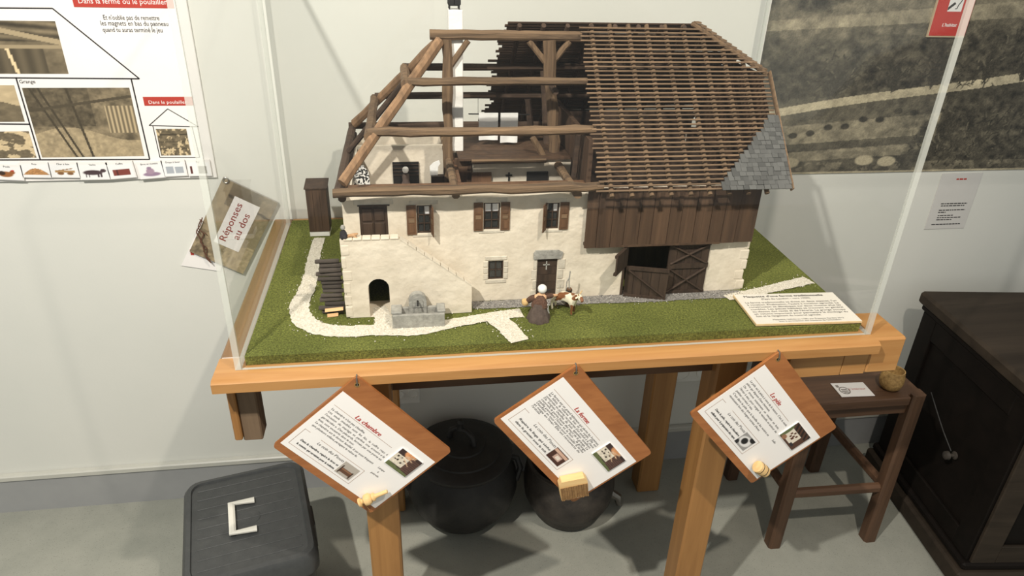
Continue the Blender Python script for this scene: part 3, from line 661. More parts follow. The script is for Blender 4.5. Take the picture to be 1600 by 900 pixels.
MB().tube([(.2785, .092, fz(.056)), (.2785, .082, fz(.057)), (.2785, .080, fz(.052))], .0016, 6).build('spout', M_iron, ss)
mb = MB(); mb.prism(arch(.270, .287, .0440, .0630), [], lambda u, v, w_: (u, w_, fz(v)), .0905, .0925); mb.build('relief', M_grey, ss)

def skin_mesh(name, verts, edges, radii, root, mats, sub=1):
    me = bpy.data.meshes.new(name); me.from_pydata(verts, edges, []); o = bpy.data.objects.new(name, me); COL.objects.link(o)
    md = o.modifiers.new('s', 'SKIN'); sv = me.skin_vertices[0].data
    for i, r_ in enumerate(radii): sv[i].radius = (r_, r_) if not isinstance(r_, tuple) else r_; sv[i].use_root = (i == root)
    md.use_smooth_shade = True; o.modifiers.new('d', 'SUBSURF').levels = sub
    dg = bpy.context.evaluated_depsgraph_get(); m2 = bpy.data.meshes.new_from_object(o.evaluated_get(dg)); bpy.data.objects.remove(o); bpy.data.meshes.remove(me)
    vs = [v.co.copy() for v in m2.vertices]; fs = [tuple(p.vertices) for p in m2.polygons]; bpy.data.meshes.remove(m2); return vs, fs
# woman figurine (back to us, leaning to the cow)
wx, wy = .4805, .078
wo = thing('woman_figurine', (wx, wy, G), 'doll in white bonnet, brown knit shawl and long dark skirt by the cow', 'figurine')
V = lambda x, y, z: Vector((wx+x, wy+y, G+z))
vs, fs = skin_mesh('b', [V(0,0,.016), V(.001,.003,.028), V(.003,.006,.040), V(.004,.008,.046), V(.005,.009,.053), V(-.010,.008,.038), V(-.015,.012,.030), V(-.012,.018,.025), V(.015,.010,.038), V(.024,.016,.036), V(.032,.020,.034), V(.036,.021,.0335)],
    [(0,1),(1,2),(2,3),(3,4),(2,5),(5,6),(6,7),(2,8),(8,9),(9,10),(10,11)], [.009,.009,.008,.004,.0062,.004,.0036,.0026,.004,.0033,.0026,.0018], 0, None)
MB().add(vs, fs).build('body', M_skin, wo, smooth=True)
fold = lambda t, z: 1+.07*math.sin(7*t+.6)*(1-z/.032)+.03*math.sin(13*t)
MB().lathe([(.0195,0),(.0190,.004),(.0160,.013),(.0125,.022),(.0098,.028),(.0090,.031)], 40, (wx, wy+.001, G), wob=fold).build('skirt', M_skirt, wo, smooth=True)
MB().lathe([(.0140,-.004),(.0130,.002),(.0105,.008),(.0075,.013),(.0045,.016)], 28, (wx+.002, wy+.005, G+.0285), wob=lambda t, z: 1+.10*math.sin(3*t+4.4)).build('shawl', M_shawl, wo, smooth=True)
MB().tube([V(-.006,.006,.039), V(-.012,.009,.036), V(-.016,.012,.031), V(-.0145,.015,.028)], [.0055,.0055,.0048,.0044], 10).build('sleeve', M_shawl, wo, smooth=True)
MB().tube([V(.009,.008,.039), V(.017,.011,.038), V(.024,.015,.0365)], [.0055,.0050,.0042], 10).build('sleeve', M_shawl, wo, smooth=True)
MB().lathe([(.001,-.0076),(.005,-.0062),(.0072,-.003),(.0078,.001),(.0068,.0045),(.0042,.0068),(.001,.0078)], 20, (wx+.005, wy+.0065, G+.0545)).build('bonnet', M_linen, wo, smooth=True)
mb = MB(); mb.prism([(0,0),(.0026,.0005),(.0070,-.020),(.0045,-.021)], [], lambda u, v, w_: (wx+.0115+u, wy-.004+w_+(-v)*.25, G+.030+v), 0, .0012); mb.build('apron_edge', M_linen, wo)
# basket at her left arm
mb = MB(); mb.lathe([(.004,0),(.0058,.002),(.0064,.006),(.0060,.009)], 16, (wx-.0215, wy+.014, G+.0215)); 
bk = mb.build('arm_basket', M_pale, wo, smooth=True)
# cow figurine
cx, cy = .5290, .100
cow = thing('cow_figurine', (cx, cy, G), 'small white cow with brown patches beside the doll', 'figurine')
cA = R(-38); V = lambda x, y, z: Vector((cx+x*math.cos(cA)-y*math.sin(cA), cy+x*math.sin(cA)+y*math.cos(cA), G+z*1.12))
vv = [V(-.021,0,.027), V(-.008,0,.0265), V(.008,0,.027), V(.018,0,.029), V(.024,-.002,.033), V(.029,-.005,.036), V(.034,-.009,.034), V(.0385,-.012,.031)]
ee = [(i, i+1) for i in range(7)]; rr = [.0078,.0095,.0092,.0078,.0052,.0046,.0046,.0030]
for (bx, s_, root, hind) in ((-.019,-1,0,1),(-.019,1,0,1),(.016,-1,3,0),(.016,1,3,0)):
    k = len(vv); o_ = random.uniform(-.002, .002)
    if hind: vv += [V(bx+.002, s_*.0055, .0205), V(bx-.003+o_, s_*.006, .0125), V(bx-.0015+o_, s_*.006, .006), V(bx-.0005+o_, s_*.006, .0012)]; rr += [.0050,.0026,.0019,.0022]
    else: vv += [V(bx, s_*.0055, .0200), V(bx+.0005+o_, s_*.006, .0120), V(bx+o_, s_*.006, .0055), V(bx+.0008+o_, s_*.006, .0012)]; rr += [.0042,.0024,.0018,.0022]
    ee += [(root, k), (k, k+1), (k+1, k+2), (k+2, k+3)]
a = NT('cow_hide'); co = a.coord(); nz = a.n('ShaderNodeTexNoise', Scale=62, Detail=1); a.l(co, nz.inputs['Vector'])
a.l(a.ramp(nz.outputs[0], [(.52, L4((232,224,200))), (.56, L4((126,78,44)))]), a.b.inputs['Base Color']); a.b.inputs['Roughness'].default_value = .6
vs, fs = skin_mesh('c', vv, ee, rr, 0, None)
body = MB().add(vs, fs).build('body', a.m, cow, smooth=True)
for s_ in (-1, 1):
    MB().tube([V(.0285, -.005+s_*.0035, .0395), V(.0290, -.005+s_*.0065, .0415), V(.0305, -.006+s_*.0075, .0445)], [.0011,.0009,.0004], 6).build('horn', M_pale, cow)
    mb = MB(); mb.tube([V(.0280, -.005+s_*.004, .0370), V(.0265, -.005+s_*.008, .0360), V(.0262, -.005+s_*.0095, .0350)], [.0010,.0022,.0006], 8, flat=.4); mb.build('ear', a.m, cow, smooth=True)
MB().tube([V(-.0285,0,.031), V(-.033,-.001,.029), V(-.037,-.002,.025)], [.0012,.0011,.0016], 6).build('tail', M_dark, cow)
# churn with forked stick
pp = at(889, 470, 1, .116)
cn = thing('churn_model', (pp.x, .120, G), 'small brown wooden churn with a tall forked stick behind the cow', 'model churn')
MB().lathe([(.0048,0),(.0054,.002),(.0050,.030),(.0046,.034)], 14, (pp.x, .120, G)).build('body', M_shut, cn, smooth=True)
for zz in (.006, .018, .030): MB().lathe([(.0057,0),(.0057,.0016)], 14, (pp.x, .120, G+zz)).build('hoop', M_iron, cn)
tp = at(891, 424, 1, .120)
MB().tube([(pp.x, .120, G+.033), (pp.x-.0015, .120, G+.05), (tp.x, .120, tp.z)], [.0012,.0011,.0012], 6).build('stick', M_grey, cn); MB().tube([(pp.x-.006, .120, G+.026), (pp.x-.005, .120, G+.048), (tp.x-.001, .1195, tp.z-.012)], .001, 6).build('stick', M_grey, cn)
# doll on the landing, cat beside it
p = at(535, 372, 1, .118)
dl = thing('seated_figurine', (p.x, .118, fz(.1618)), 'tiny doll in black with grey cap seated on the stair landing corner', 'figurine')
q = Vector((p.x+.002, .118, fz(.1618)))
vs, fs = skin_mesh('d', [q+Vector(t) for t in ((0,0,.003),(0,0,.009),(0,0,.0125),(0,-.0005,.0176),(-.004,-.001,.009),(-.004,-.004,.005),(.004,-.001,.009),(.005,-.004,.005),(.002,-.006,.003),(.004,-.008,0.001))], [(0,1),(1,2),(2,3),(1,4),(4,5),(1,6),(6,7),(0,8),(8,9)], [.0046,.0040,.0018,.0028,.0018,.0014,.0018,.0014,.0022,.0016], 0, None)
MB().add(vs, fs).build('body', M_dark, dl, smooth=True)
MB().lathe([(.0062,0),(.0060,.003),(.0046,.009),(.0030,.0125)], 16, tuple(q), wob=lambda t, z: 1+.06*math.sin(5*t)).build('dress', M_dark, dl, smooth=True)
MB().lathe([(.0015,-.003),(.0036,-.001),(.0038,.002),(.0024,.0048),(.0004,.0056)], 14, (q.x, q.y, q.z+.0162)).build('cap', M_grey, dl, smooth=True)
q = at(551, 376, 1, .119); q.z = fz(.1618)
vs, fs = skin_mesh('k', [q+Vector(t) for t in ((-.007,0,.003),(-.002,0,.0036),(.003,0,.0034),(.007,0,.005),(.0095,-.001,.0062),(.0045,-.003,.001),(.008,-.003,.0008),(-.006,-.003,.001),(-.011,.002,.0012),(-.014,.001,.001))], [(0,1),(1,2),(2,3),(3,4),(2,5),(5,6),(0,7),(0,8),(8,9)], [.0026,.0028,.0026,.0022,.0014,.0010,.0008,.0011,.0009,.0006], 0, None)
ct = MB().add(vs, fs).build('dog_figurine', plain('tan_fur', (168,128,92), (200,164,126), .9, 200), smooth=True); tag(ct, 'tiny tan dog lying on the stair landing before the upper door', 'figurine')
# doll in the open room
p = at(634, 276, 1, .385)
d2 = thing('room_figurine', (p.x, .385, fz(.1345)), 'tiny doll in white bonnet at the dark window of the roofless room', 'figurine')
MB().lathe([(.012,0),(.0115,.01),(.008,.022),(.0062,.027),(.0072,.034),(.0060,.040),(.0025,p.z-fz(.1345)+.001)], 18, (p.x, .385, fz(.1345))).build('body', M_skirt, d2, smooth=True)
hz = at(634, 265, 1, .385).z
MB().lathe([(.0008,-.0064),(.0045,-.005),(.0062,-.001),(.0056,.0034),(.0030,.0056),(.0006,.0063)], 16, (p.x, .384, hz)).build('bonnet', M_linen, d2, smooth=True)

# plaque on the turf
a0, a1, a2, a3 = [at(*c, 2, T+.0255) for c in ((1143,459), (1300,455), (1349,502), (1184,507))]
ang = math.atan2((a2-a3).y, (a2-a3).x)
pl = thing('model_plaque', (.936, .062, G+.001), 'pale printed plaque lying on the turf at the right front corner', 'plaque')
Mp = Matrix.Translation((a3.x, max(a3.y, .016), G+.0016)) @ Matrix.Rotation(ang, 4, 'Z') @ Matrix.Rotation(R(.6), 4, 'X')
mb = MB(); mb.M = Mp; mb.mm(0, .191, 0, .103, 0, .0042); mb.build('board', plain('plywood', (214,184,136), (228,202,158), .6, 90), pl, bevel=.0004)
mb = MB(); mb.M = Mp; mb.mm(.0008, .1902, .0008, .1022, .0042, .0046); mb.build('paper', plain('cream_paper', (226,220,208), (230,224,213), .6), pl)
tx = MB(); Mt = Mp @ Matrix.Translation((0, 0, .0047))
put_text(tx, "Maquette d'une ferme traditionnelle", Mt, .0905, .0900, .0088, 'C', .150); put_text(tx, "Maquette d'une ferme traditionnelle", Mt, .0908, .0901, .0088, 'C', .150, lift=.0003)
put_text(tx, '(Pays du Laudon - vers 1900)', Mt, .0905, .0810, .0070, 'C', .092)
for k, t_ in enumerate(["La ferme traditionnelle se divise en deux espaces, l'un", "à vocation d'habitation, l'autre à vocation agricole. La", 'construction se développe sur deux niveaux plus les', 'combles. Les pièces habitées se trouvent en général', "au-dessus des caves et de l'écurie. La grange occupe", 'un volume important pour permettre le stockage du', 'foin et le rangement du matériel agricole.']):
    put_text(tx, t_, Mt, .010, .0690-k*.0078, .0072, 'L', .171 if k < 6 else .118)
put_text(tx, 'Maquette réalisée au 1/28e par François Xardoy 2012', Mt, .099, .0105, .0054, 'C', .128)
put_text(tx, "avec la participation des membres de l'association", Mt, .099, .0048, .0050, 'C', .112)
tx.build('lettering', M_ink, pl)

# ------------------------------------------------------------------ hanging clipboards
def farm_photo(seed):
    def f(U, V):
        g = np.stack([U*0+60, U*0+44, U*0+40], -1)
        g = mixc(g, (226,160,110), ell(U, V, .45, .95, .22, .22)*.9)
        n_ = fbm(U, V, 14, 14, seed)
        hs = ((V > .22) & (V < .72) & (U < .58) & (V < .95-.5*U+.1)).astype(float)
        g = mixc(g, (218,208,190), hs)
        for (x, y) in ((.10,.58),(.26,.60),(.42,.52),(.2,.42),(.38,.36),(.1,.40)): g = mixc(g, (60,50,44), rect(U, V, x, x+.07, y, y+.08))
        g = mixc(g, (112,80,68), rect(U, V, .58, 1, .1, .86)*(.5+.5*np.sin(V*70))*.8)
        for k in range(4): g = mixc(g, (206,172,140), (np.abs(V-.70-.12*np.sin(k)-(U-.3)*.4*(k-1.5)) < .02)*(U > .35)*(U < .72)*1.)
        g = mixc(g, (96,104,66), ((V < .22-.12*U)).astype(float)); return g*(.8+.4*n_[..., None])
    return f
def room_photo(U, V):
    g = np.stack([U*0+84, U*0+58, U*0+46], -1); g = mixc(g, (40,30,26), (V > .66)*(np.sin(U*30+V*18) > -.2)*1.)
    g = mixc(g, (222,212,196), rect(U, V, .08, .72, .10, .66)); g = mixc(g, (96,106,70), ell(U, V, .02, .4, .12, .4))
    for (x, y) in ((.24,.40),(.34,.52),(.42,.38),(.52,.48),(.32,.30),(.46,.28)): g = mixc(g, (88,48,34), rect(U, V, x, x+.09, y, y+.12))
    g = mixc(g, (150,110,84), ell(U, V, .2, .12, .12, .12)); g = mixc(g, (50,46,50), rect(U, V, .62, .84, .06, .2)); return g
def bed_photo(U, V):
    g = np.stack([U*0+176, U*0+168, U*0+158], -1); g = mixc(g, (96,66,48), rect(U, V, .1, .9, .2, .55)); g = mixc(g, (140,100,74), rect(U, V, .1, .9, .42, .5)); return mixc(g, (60,40,30), rect(U, V, .1, .2, .05, .7)+rect(U, V, .8, .9, .05, .6))
def frame_photo(U, V):
    g = np.stack([U*0+70, U*0+42, U*0+36], -1); g = mixc(g, (206,170,150), rect(U, V, .02, .98, .72, .92)); g = mixc(g, (192,160,146), rect(U, V, .3, .8, .25, .68)); return mixc(g, (224,212,200), rect(U, V, .42, .7, .34, .6))
def pot_photo(U, V):
    g = np.stack([U*0+150, U*0+148, U*0+146], -1); g = mixc(g, (224,222,220), ell(U, V, .5, .5, .44, .38)); g = mixc(g, (30,30,32), ell(U, V, .45, .5, .22, .24)); g = mixc(g, (30,30,32), ell(U, V, .8, .9, .22, .18)); return mixc(g, (40,40,42), ell(U, V, .1, .1, .16, .2))
YC = -.0305
def clipboard(ctop, cright, cleft, label, title, body, jl, coin, cap, big, small):
    t_ = at(*ctop, 1, YC-.006); r_ = at(*cright, 1, YC-.006); l_ = at(*cleft, 1, YC-.006)
    ex = (r_-t_).normalized(); W_ = (r_-t_).length; dn = (l_-t_); dn = (dn-ex*ex.dot(dn)); H_ = dn.length; ey = -dn.normalized()
    ez = ex.cross(ey)
    M = frame(l_ if False else t_-ey*H_, ex, ey)                      # origin: lower left corner of the board, z towards the visitor
    o = thing('clipboard', (t_.x, YC, M.translation.z-.1), label, 'clipboard', 'clipboards hanging from the table rail')
    cr = .006
    def rr_(x0, x1, y0, y1, r): return [(x0+r-r*math.cos(a), y0+r-r*math.sin(a)) for a in np.linspace(0, PI/2, 4)]+[(x1-r+r*math.sin(a), y0+r-r*math.cos(a)) for a in np.linspace(0, PI/2, 4)]+[(x1-r+r*math.cos(a), y1-r+r*math.sin(a)) for a in np.linspace(0, PI/2, 4)]+[(x0+r-r*math.sin(a), y1-r+r*math.cos(a)) for a in np.linspace(0, PI/2, 4)]
    hole = [(.011+.0042*math.cos(2*PI*k/12), H_-.011+.0042*math.sin(2*PI*k/12)) for k in range(12)]
    fn = lambda u, v, w_: M @ Vector((u, v, w_))
    MB().prism(rr_(0, W_, 0, H_, cr), [hole], fn, -.0055, -.0032).build('back_board', M_brd, o)
    MB().prism(rr_(.0004, W_-.0004, .0004, H_-.0004, cr), [hole], fn, -.0032, -.0026).build('seam', M_edge, o)
    MB().prism(rr_(0, W_, 0, H_, cr), [hole], fn, -.0026, 0).build('front_board', M_brd, o)
    MB().prism(hole, [[(.011+.0030*math.cos(2*PI*k/12), H_-.011+.0030*math.sin(2*PI*k/12)) for k in range(12)]], fn, -.0030, .0006).build('eyelet', plain('brass', (196,158,96), (210,174,112), .35, metal=.7), o)
    hk = MB(); hk.M = M; up_ = (M.inverted().to_3x3() @ Vector((0, 0, 1)))
    c0 = Vector((.011, H_-.011, -.001)); hk.tube([c0+Vector((0, 0, -.006))+up_*.014, c0+Vector((0, 0, .001))+up_*.013, c0+Vector((0, 0, .003))+up_*.006, c0+Vector((0, 0, .002))-up_*.001, c0+Vector((0, 0, -.004))], .0011, 6); hk.build('hook', M_steel, o, smooth=True)
    sh = H_*.74; s0 = H_-H_*.185-sh; SW = W_*.985
    p = MB(); p.M = M; p.mm(.004, SW, s0, s0+sh, 0, .0005); sheet = p.build('sheet', M_white, o)
    Ms = M @ Matrix.Translation((.004, s0, .0006)); SW -= .004
    X = lambda u: u*SW
    Yv = lambda v: (1-v)*sh
    tr = MB(); put_text(tr, title, Ms, X(.36), Yv(.175), .0115, 'C', None, .2); put_text(tr, title, Ms, X(.363), Yv(.175), .0115, 'C', None, .2, .0003); tr.build('title_lettering', M_red, o)
    ru = MB(); ru.M = Ms @ Matrix.Translation((0, 0, .0001))
    def line(u0, v0, u1, v1, t=.0005): ru.mm(min(X(u0), X(u1))-t/2, max(X(u0), X(u1))+t/2, min(Yv(v0), Yv(v1))-t/2, max(Yv(v0), Yv(v1))+t/2, 0, .0001)
    line(.04, .195, .64, .195); line(.04, .66, .09, .66); line(.20, .66, .655, .66); line(.655, .66, .655, .93); line(.04, .93, .655, .93); line(.04, .66, .04, .93); ru.build('ruled_frame', M_rule, o)
    tk = MB(); nb = len(body)
    for k, t in enumerate(body): put_text(tk, t, Ms, X(.05), Yv(.265+k*.31/(nb-1)), .0058, 'L', X(jl[k]), .2)
    put_text(tk, "Le coin des P'touts", Ms, X(.20), Yv(.735), .0075, 'L', X(.27), .2)
    for k, t in enumerate(coin): put_text(tk, t, Ms, X(.085), Yv(.82+k*.065), .0060, 'L', X(.38), .2); put_text(tk, t, Ms, X(.086), Yv(.82+k*.065), .0060, 'L', X(.38), .2, .0003)
    for k, t in enumerate(cap): put_text(tk, t, Ms, X(.74), Yv(.52+k*.055), .0055, 'C', None, .2)
    tk.build('lettering', M_ink, o)
    q = MB(); q.M = Ms; q.mm(X(.70), X(.93), Yv(.40), Yv(.10), 0, .002); ph = q.build('mounted_photo', M_white, o)
    picture('photo_print', Ms @ Matrix.Translation((X(.703), Yv(.397), .0021)), X(.224), sh*.294, 40, 36, big, ph)
    picture('small_photo_print', Ms @ Matrix.Translation((X(.48), Yv(.895), .0002)), X(.15), sh*.20, 26, 24, small, o)
    return o, Ms, X, Yv
o, Ms, X, Yv = clipboard((558,588), (706,705), (417,692), 'clipboard titled La chambre with a little pale turned lamp on it', 'La chambre',
    ["La chambre n'est pas chauffée.", 'Les  seuls  meubles  sont  les  lits,  le  coffre  reçu  à', "l'occasion  du  mariage  et  parfois  une  armoire « la", 'garderobe ». Des placards, fermés par une porte en', 'bois, sont encastrés dans le mur.', "La chambre est le dortoir familial. Il est aussi fréquent", 'que plusieurs enfants partagent le même lit.'],
    [.34, .62, .62, .62, .36, .60, .46], ['Dans la chambre, repère le broc et', 'la cuvette qui servaient pour la toilette.'], ['Lampe', 'à', 'pétrole'], farm_photo(3), bed_photo)
lm = Ms @ Matrix.Translation((X(.85), Yv(.93), .0095)) @ Matrix.Rotation(R(72), 4, 'Z') @ Matrix.Rotation(R(90), 4, 'Y')
lp = MB(); lp.M = lm; lp.lathe([(.0075,-.012),(.0078,-.009),(.004,-.007),(.0045,-.004),(.0095,-.001),(.0102,.005),(.0080,.009),(.0050,.011),(.0072,.0125),(.0072,.015),(.0042,.0176),(.0036,.022),(.0034,.038),(.0030,.039)], 18)
l_ = lp.build('turned_lamp', M_pale, o, smooth=True); l_['label'] = 'pale turned wooden miniature oil lamp'
lp = MB(); lp.M = lm; lp.tube([(.009, 0, .002), (.015, 0, .006), (.016, 0, .012), (.011, 0, .014)], .0013, 6); lp.build('lamp_handle', M_pale, l_, smooth=True)
MB().tube([Ms @ Vector((X(.84), Yv(.98), .004)), Ms @ Vector((X(.90), Yv(1.02), .004)), Ms @ Vector((X(.97), Yv(1.05), .003))], .0004, 5).build('string', M_edge, o)
o, Ms, X, Yv = clipboard((903,570), (1019,708), (760,648), 'clipboard titled La ferme with a ridged wooden block on it', 'La ferme',
    ['La ferme est un grand bâtiment qui abrite les hommes,', 'les  bêtes,  la  réserve  de  foin  et  les  outils.  Elle  est', "construite en pierres recouvertes d'un enduit à la chaux.", 'De  longues  chevilles  de  bois  appelées  tavaillons', 'couvrent la partie haute des murs de la grange. La', "paille pendant l'hiver et le foin ... la grange", 'chauffent en tout espace pour accueillir la ferme', 'et neige en hiver. Elle est recouverte de', "l'ardoise."],
    [.62, .62, .62, .60, .60, .60, .60, .58, .10], ['Repère le linge qui sèche', 'dans le grenier sous le toit.'], [], farm_photo(5), frame_photo)
bm0 = Ms @ Matrix.Translation((X(.835), Yv(.90), .001)) @ Matrix.Rotation(R(62), 4, 'Z')
mb = MB(); mb.M = bm0; mb.prism([(-.024, -.020), (.024, -.020), (.025, .012), (.020, .021), (-.020, .021), (-.025, .012)], [], lambda u, v, w_: (u, v, w_), 0, .016)
blk = mb.build('ridged_block', M_pale, o); blk['label'] = 'pale wooden block with ridged brown face'
for k in range(17):
    u = -.0235+k*.00285; s2 = MB(); s2.M = bm0; s2.mm(u, u+.0021, -.021, .008, .0158, .0172+.0006*math.sin(k*2.1)); s2.build('ridge', plain('ridge_brown', (116,84,50), (150,114,72), .7, 120) if k == 0 else bpy.data.materials['ridge_brown'], blk)
o, Ms, X, Yv = clipboard((1220,549), (1308,668), (1076,646), 'clipboard titled Le pèle with a small pale cask on it', 'Le pèle',
    ["Le pèle est la pièce à vivre de la maison. C'est la seule", "pièce qui dispose d'une cheminée.", 'On  y  trouve  notamment  un  meuble  en  bois,', "l'évier à eau, pour ranger la vaisselle et autour de", 'petites corvées à eau.', "C'est dans le pèle que la famille et les voisins se", "réunissaient lors des longues soirées d'hiver."],
    [.62, .38, .60, .62, .26, .60, .50], ['Dans le pèle, repère la chaudière', 'utilisée pour la préparation des repas.'], ['Seille'], room_photo, pot_photo)
ck = Ms @ Matrix.Translation((X(.87), Yv(.86), .0115)) @ Matrix.Rotation(R(10), 4, 'Z') @ Matrix.Rotation(R(90), 4, 'Y')
mb = MB(); mb.M = ck; mb.lathe([(.0088,-.013),(.0108,-.0125),(.0115,-.006),(.0112,.002),(.0098,.012),(.0080,.0122)], 20); cko = mb.build('little_cask', M_pale, o, smooth=True); cko['label'] = 'pale little wooden cask'
for zz, r_ in ((-.0075, .0117), (.004, .0112)): mb = MB(); mb.M = ck; mb.lathe([(r_, zz), (r_, zz+.0012)], 20); mb.build('hoop', M_iron, cko)

# ------------------------------------------------------------------ under and beside the table
# charcoal plastic crate
th_ = math.atan2(.372-.318, .231)
Mc = Matrix.Translation((-.088, .204, 0)) @ Matrix.Rotation(R(13), 4, 'Z')
cr = thing('plastic_crate', (-.088, .204, 0), 'charcoal plastic box with ribbed lid and a white folding handle', 'box')
def rrect(hx, hy, r, n=5):
    return [(sx*(hx-r)+r*math.cos(a), sy*(hy-r)+r*math.sin(a)) for (sx, sy, a0) in ((1,1,0),(-1,1,PI/2),(-1,-1,PI),(1,-1,3*PI/2)) for a in np.linspace(a0, a0+PI/2, n)]
def loft(mb, rings, cap=(True, True)):
    n_ = len(rings[0][0]); vs = [(x, y, z) for ring, z in rings for x, y in ring]; fs = []
    for i in range(len(rings)-1):
        for j in range(n_): fs.append((i*n_+j, i*n_+(j+1) % n_, (i+1)*n_+(j+1) % n_, (i+1)*n_+j))
    if cap[0]: fs.append(tuple(range(n_))[::-1])
    if cap[1]: fs.append(tuple((len(rings)-1)*n_+j for j in range(n_)))
    mb.add(vs, fs)
mb = MB(); mb.M = Mc; loft(mb, [(rrect(.108,.130,.02),0),(rrect(.118,.142,.025),.255)]); mb.build('body', M_crate, cr, smooth=True)
mb = MB(); mb.M = Mc; loft(mb, [(rrect(.126,.150,.03),.250),(rrect(.126,.150,.03),.286),(rrect(.119,.143,.028),.298),(rrect(.110,.134,.024),.300),(rrect(.108,.132,.024),.296)]); lid = mb.build('lid', M_crate, cr, smooth=True)
for k in range(9):
    mb = MB(); mb.M = Mc; y = -.112+k*.028; mb.mm(-.098, .098, y-.0015, y+.0015, .2955, .2970); mb.build('lid_rib', M_crate, lid, bevel=.0006)
mb = MB(); mb.M = Mc; mb.tube([(.016,-.042,.302),(-.030,-.042,.305),(-.030,.042,.305),(.016,.042,.302)], .0082, 8, flat=.5)
hd_ = mb.build('handle', M_handle, lid, smooth=False)
mb = MB(); mb.M = Mc; mb.lathe([(.020,0),(.017,.001),(.008,-.001)], 20, (.006, 0, .2962)); mb.build('handle_dish', M_crate, lid, smooth=True)
for sx in (-1, 1):
    mb = MB(); mb.M = Mc; mb.mm(sx*.122-.006, sx*.122+.008, -.03, .03, .19, .262); mb.build('latch', M_crate, cr, bevel=.003)
# big cauldron with lid
Kx, Ky = .380, .452
ca = thing('lidded_cauldron', (Kx, Ky, 0), 'large black cast iron cauldron with knobbed lid under the table', 'cauldron')
MB().lathe([(.02,.006),(.065,.010),(.105,.035),(.132,.075),(.142,.115),(.139,.150),(.126,.182),(.116,.198),(.122,.206),(.124,.212),(.118,.214)], 48, (Kx, Ky, 0)).build('body', M_cast, ca, smooth=True)
for k in range(3):
    t = R(90+120*k); MB().tube([(Kx+.06*math.cos(t), Ky+.05+.05*math.sin(t), .03), (Kx+.062*math.cos(t), Ky+.05+.052*math.sin(t), .0)], [.014,.009], 8).build('foot', M_cast, ca)
lidp = MB().lathe([(.126,.212),(.128,.219),(.120,.225),(.100,.231),(.098,.235),(.060,.243),(.058,.247),(.020,.251),(.004,.252)], 48, (Kx, Ky, 0)).build('lid', M_cast, ca, smooth=True)
MB().tube([(Kx-.030, Ky+.02, .248), (Kx-.026, Ky+.018, .272), (Kx-.012, Ky+.010, .284), (Kx+.010, Ky-.006, .284), (Kx+.024, Ky-.016, .270), (Kx+.028, Ky-.020, .247)], .0075, 10).build('lid_handle', M_cast, lidp, smooth=True)
MB().lathe([(.010,0),(.006,.012),(.009,.020),(.004,.027)], 14, (Kx-.004, Ky+.004, .284)).build('lid_knob', M_cast, lidp, smooth=True)
for s_ in (-1, 1):
    MB().tube([(Kx+s_*.118, Ky, .190), (Kx+s_*.140, Ky-.01, .188), (Kx+s_*.148, Ky-.02, .165), (Kx+s_*.136, Ky-.03, .132)], .008, 8).build('side_handle', M_cast, ca, smooth=True)
# second pot
Px, Py = .660, .432
po = thing('iron_stew_pot', (Px, Py, 0), 'smaller worn iron pot with a stepped foot beside the lidded cauldron', 'pot')
mb = MB().lathe([(.02,.0),(.075,.0),(.092,.022),(.098,.042),(.104,.046),(.116,.075),(.120,.115),(.116,.150),(.108,.170),(.113,.178),(.113,.184),(.104,.184),(.100,.165),(.108,.115),(.09,.03),(.01,.02)], 44, (Px, Py, 0)); mb.build('body', M_cast2, po, smooth=True)
MB().tube([(Px+.085, Py+.02, .050), (Px+.118, Py+.01, .044), (Px+.142, Py, .030), (Px+.146, Py-.006, .008)], [.014,.013,.012,.008], 8).build('foot', M_steel, po, smooth=True)
# stool
so = thing('wooden_stool', (1.296, .375, 0), 'dark wooden stool with stretchers tucked under the table end', 'stool')
sx0, sx1, sy0, sy1, sz = 1.145, 1.442, .232, .525, .465
mb = MB(); mb.prism([(sx0, sy0), (sx1-.040, sy0), (sx1-.040, sy0+.012), (sx1-.012, sy0+.022), (sx1, sy0+.03), (sx1, sy1), (sx0, sy1)], [], lambda u, v, w_: (u, v, w_), sz-.022, sz); mb.build('seat', M_stool, so, bevel=.002)
for (xa, ya, xb, yb) in ((1.176, .262, 1.168, .253), (1.427, .250, 1.430, .243), (1.172, .495, 1.164, .504), (1.420, .495, 1.422, .508)):
    t_ = sz if (xa > 1.3 and ya < .3) else sz-.0225
    mb = MB(); mb.beam((xb, yb, .0), (xa, ya, t_), .034, .034, 4, .0, up=(0, 1, 0), ch=.16); mb.build('leg', M_stoolz, so)
MB().beam((1.18, .253, .175), (1.418, .246, .175), .020, .026, 3, .02).build('stretcher', M_stool, so); MB().beam((1.424, .258, .182), (1.420, .495, .182), .018, .028, 3, .02).build('stretcher', M_stool, so)
MB().beam((1.170, .27, .182), (1.166, .495, .182), .018, .028, 3, .02).build('stretcher', M_stool, so)
MB().mm(1.185, 1.410, .246, .262, sz-.055, sz-.0225).build('seat_rail', M_stool, so); MB().mm(1.185, 1.410, .490, .506, sz-.055, sz-.0225).build('seat_rail', M_stool, so)
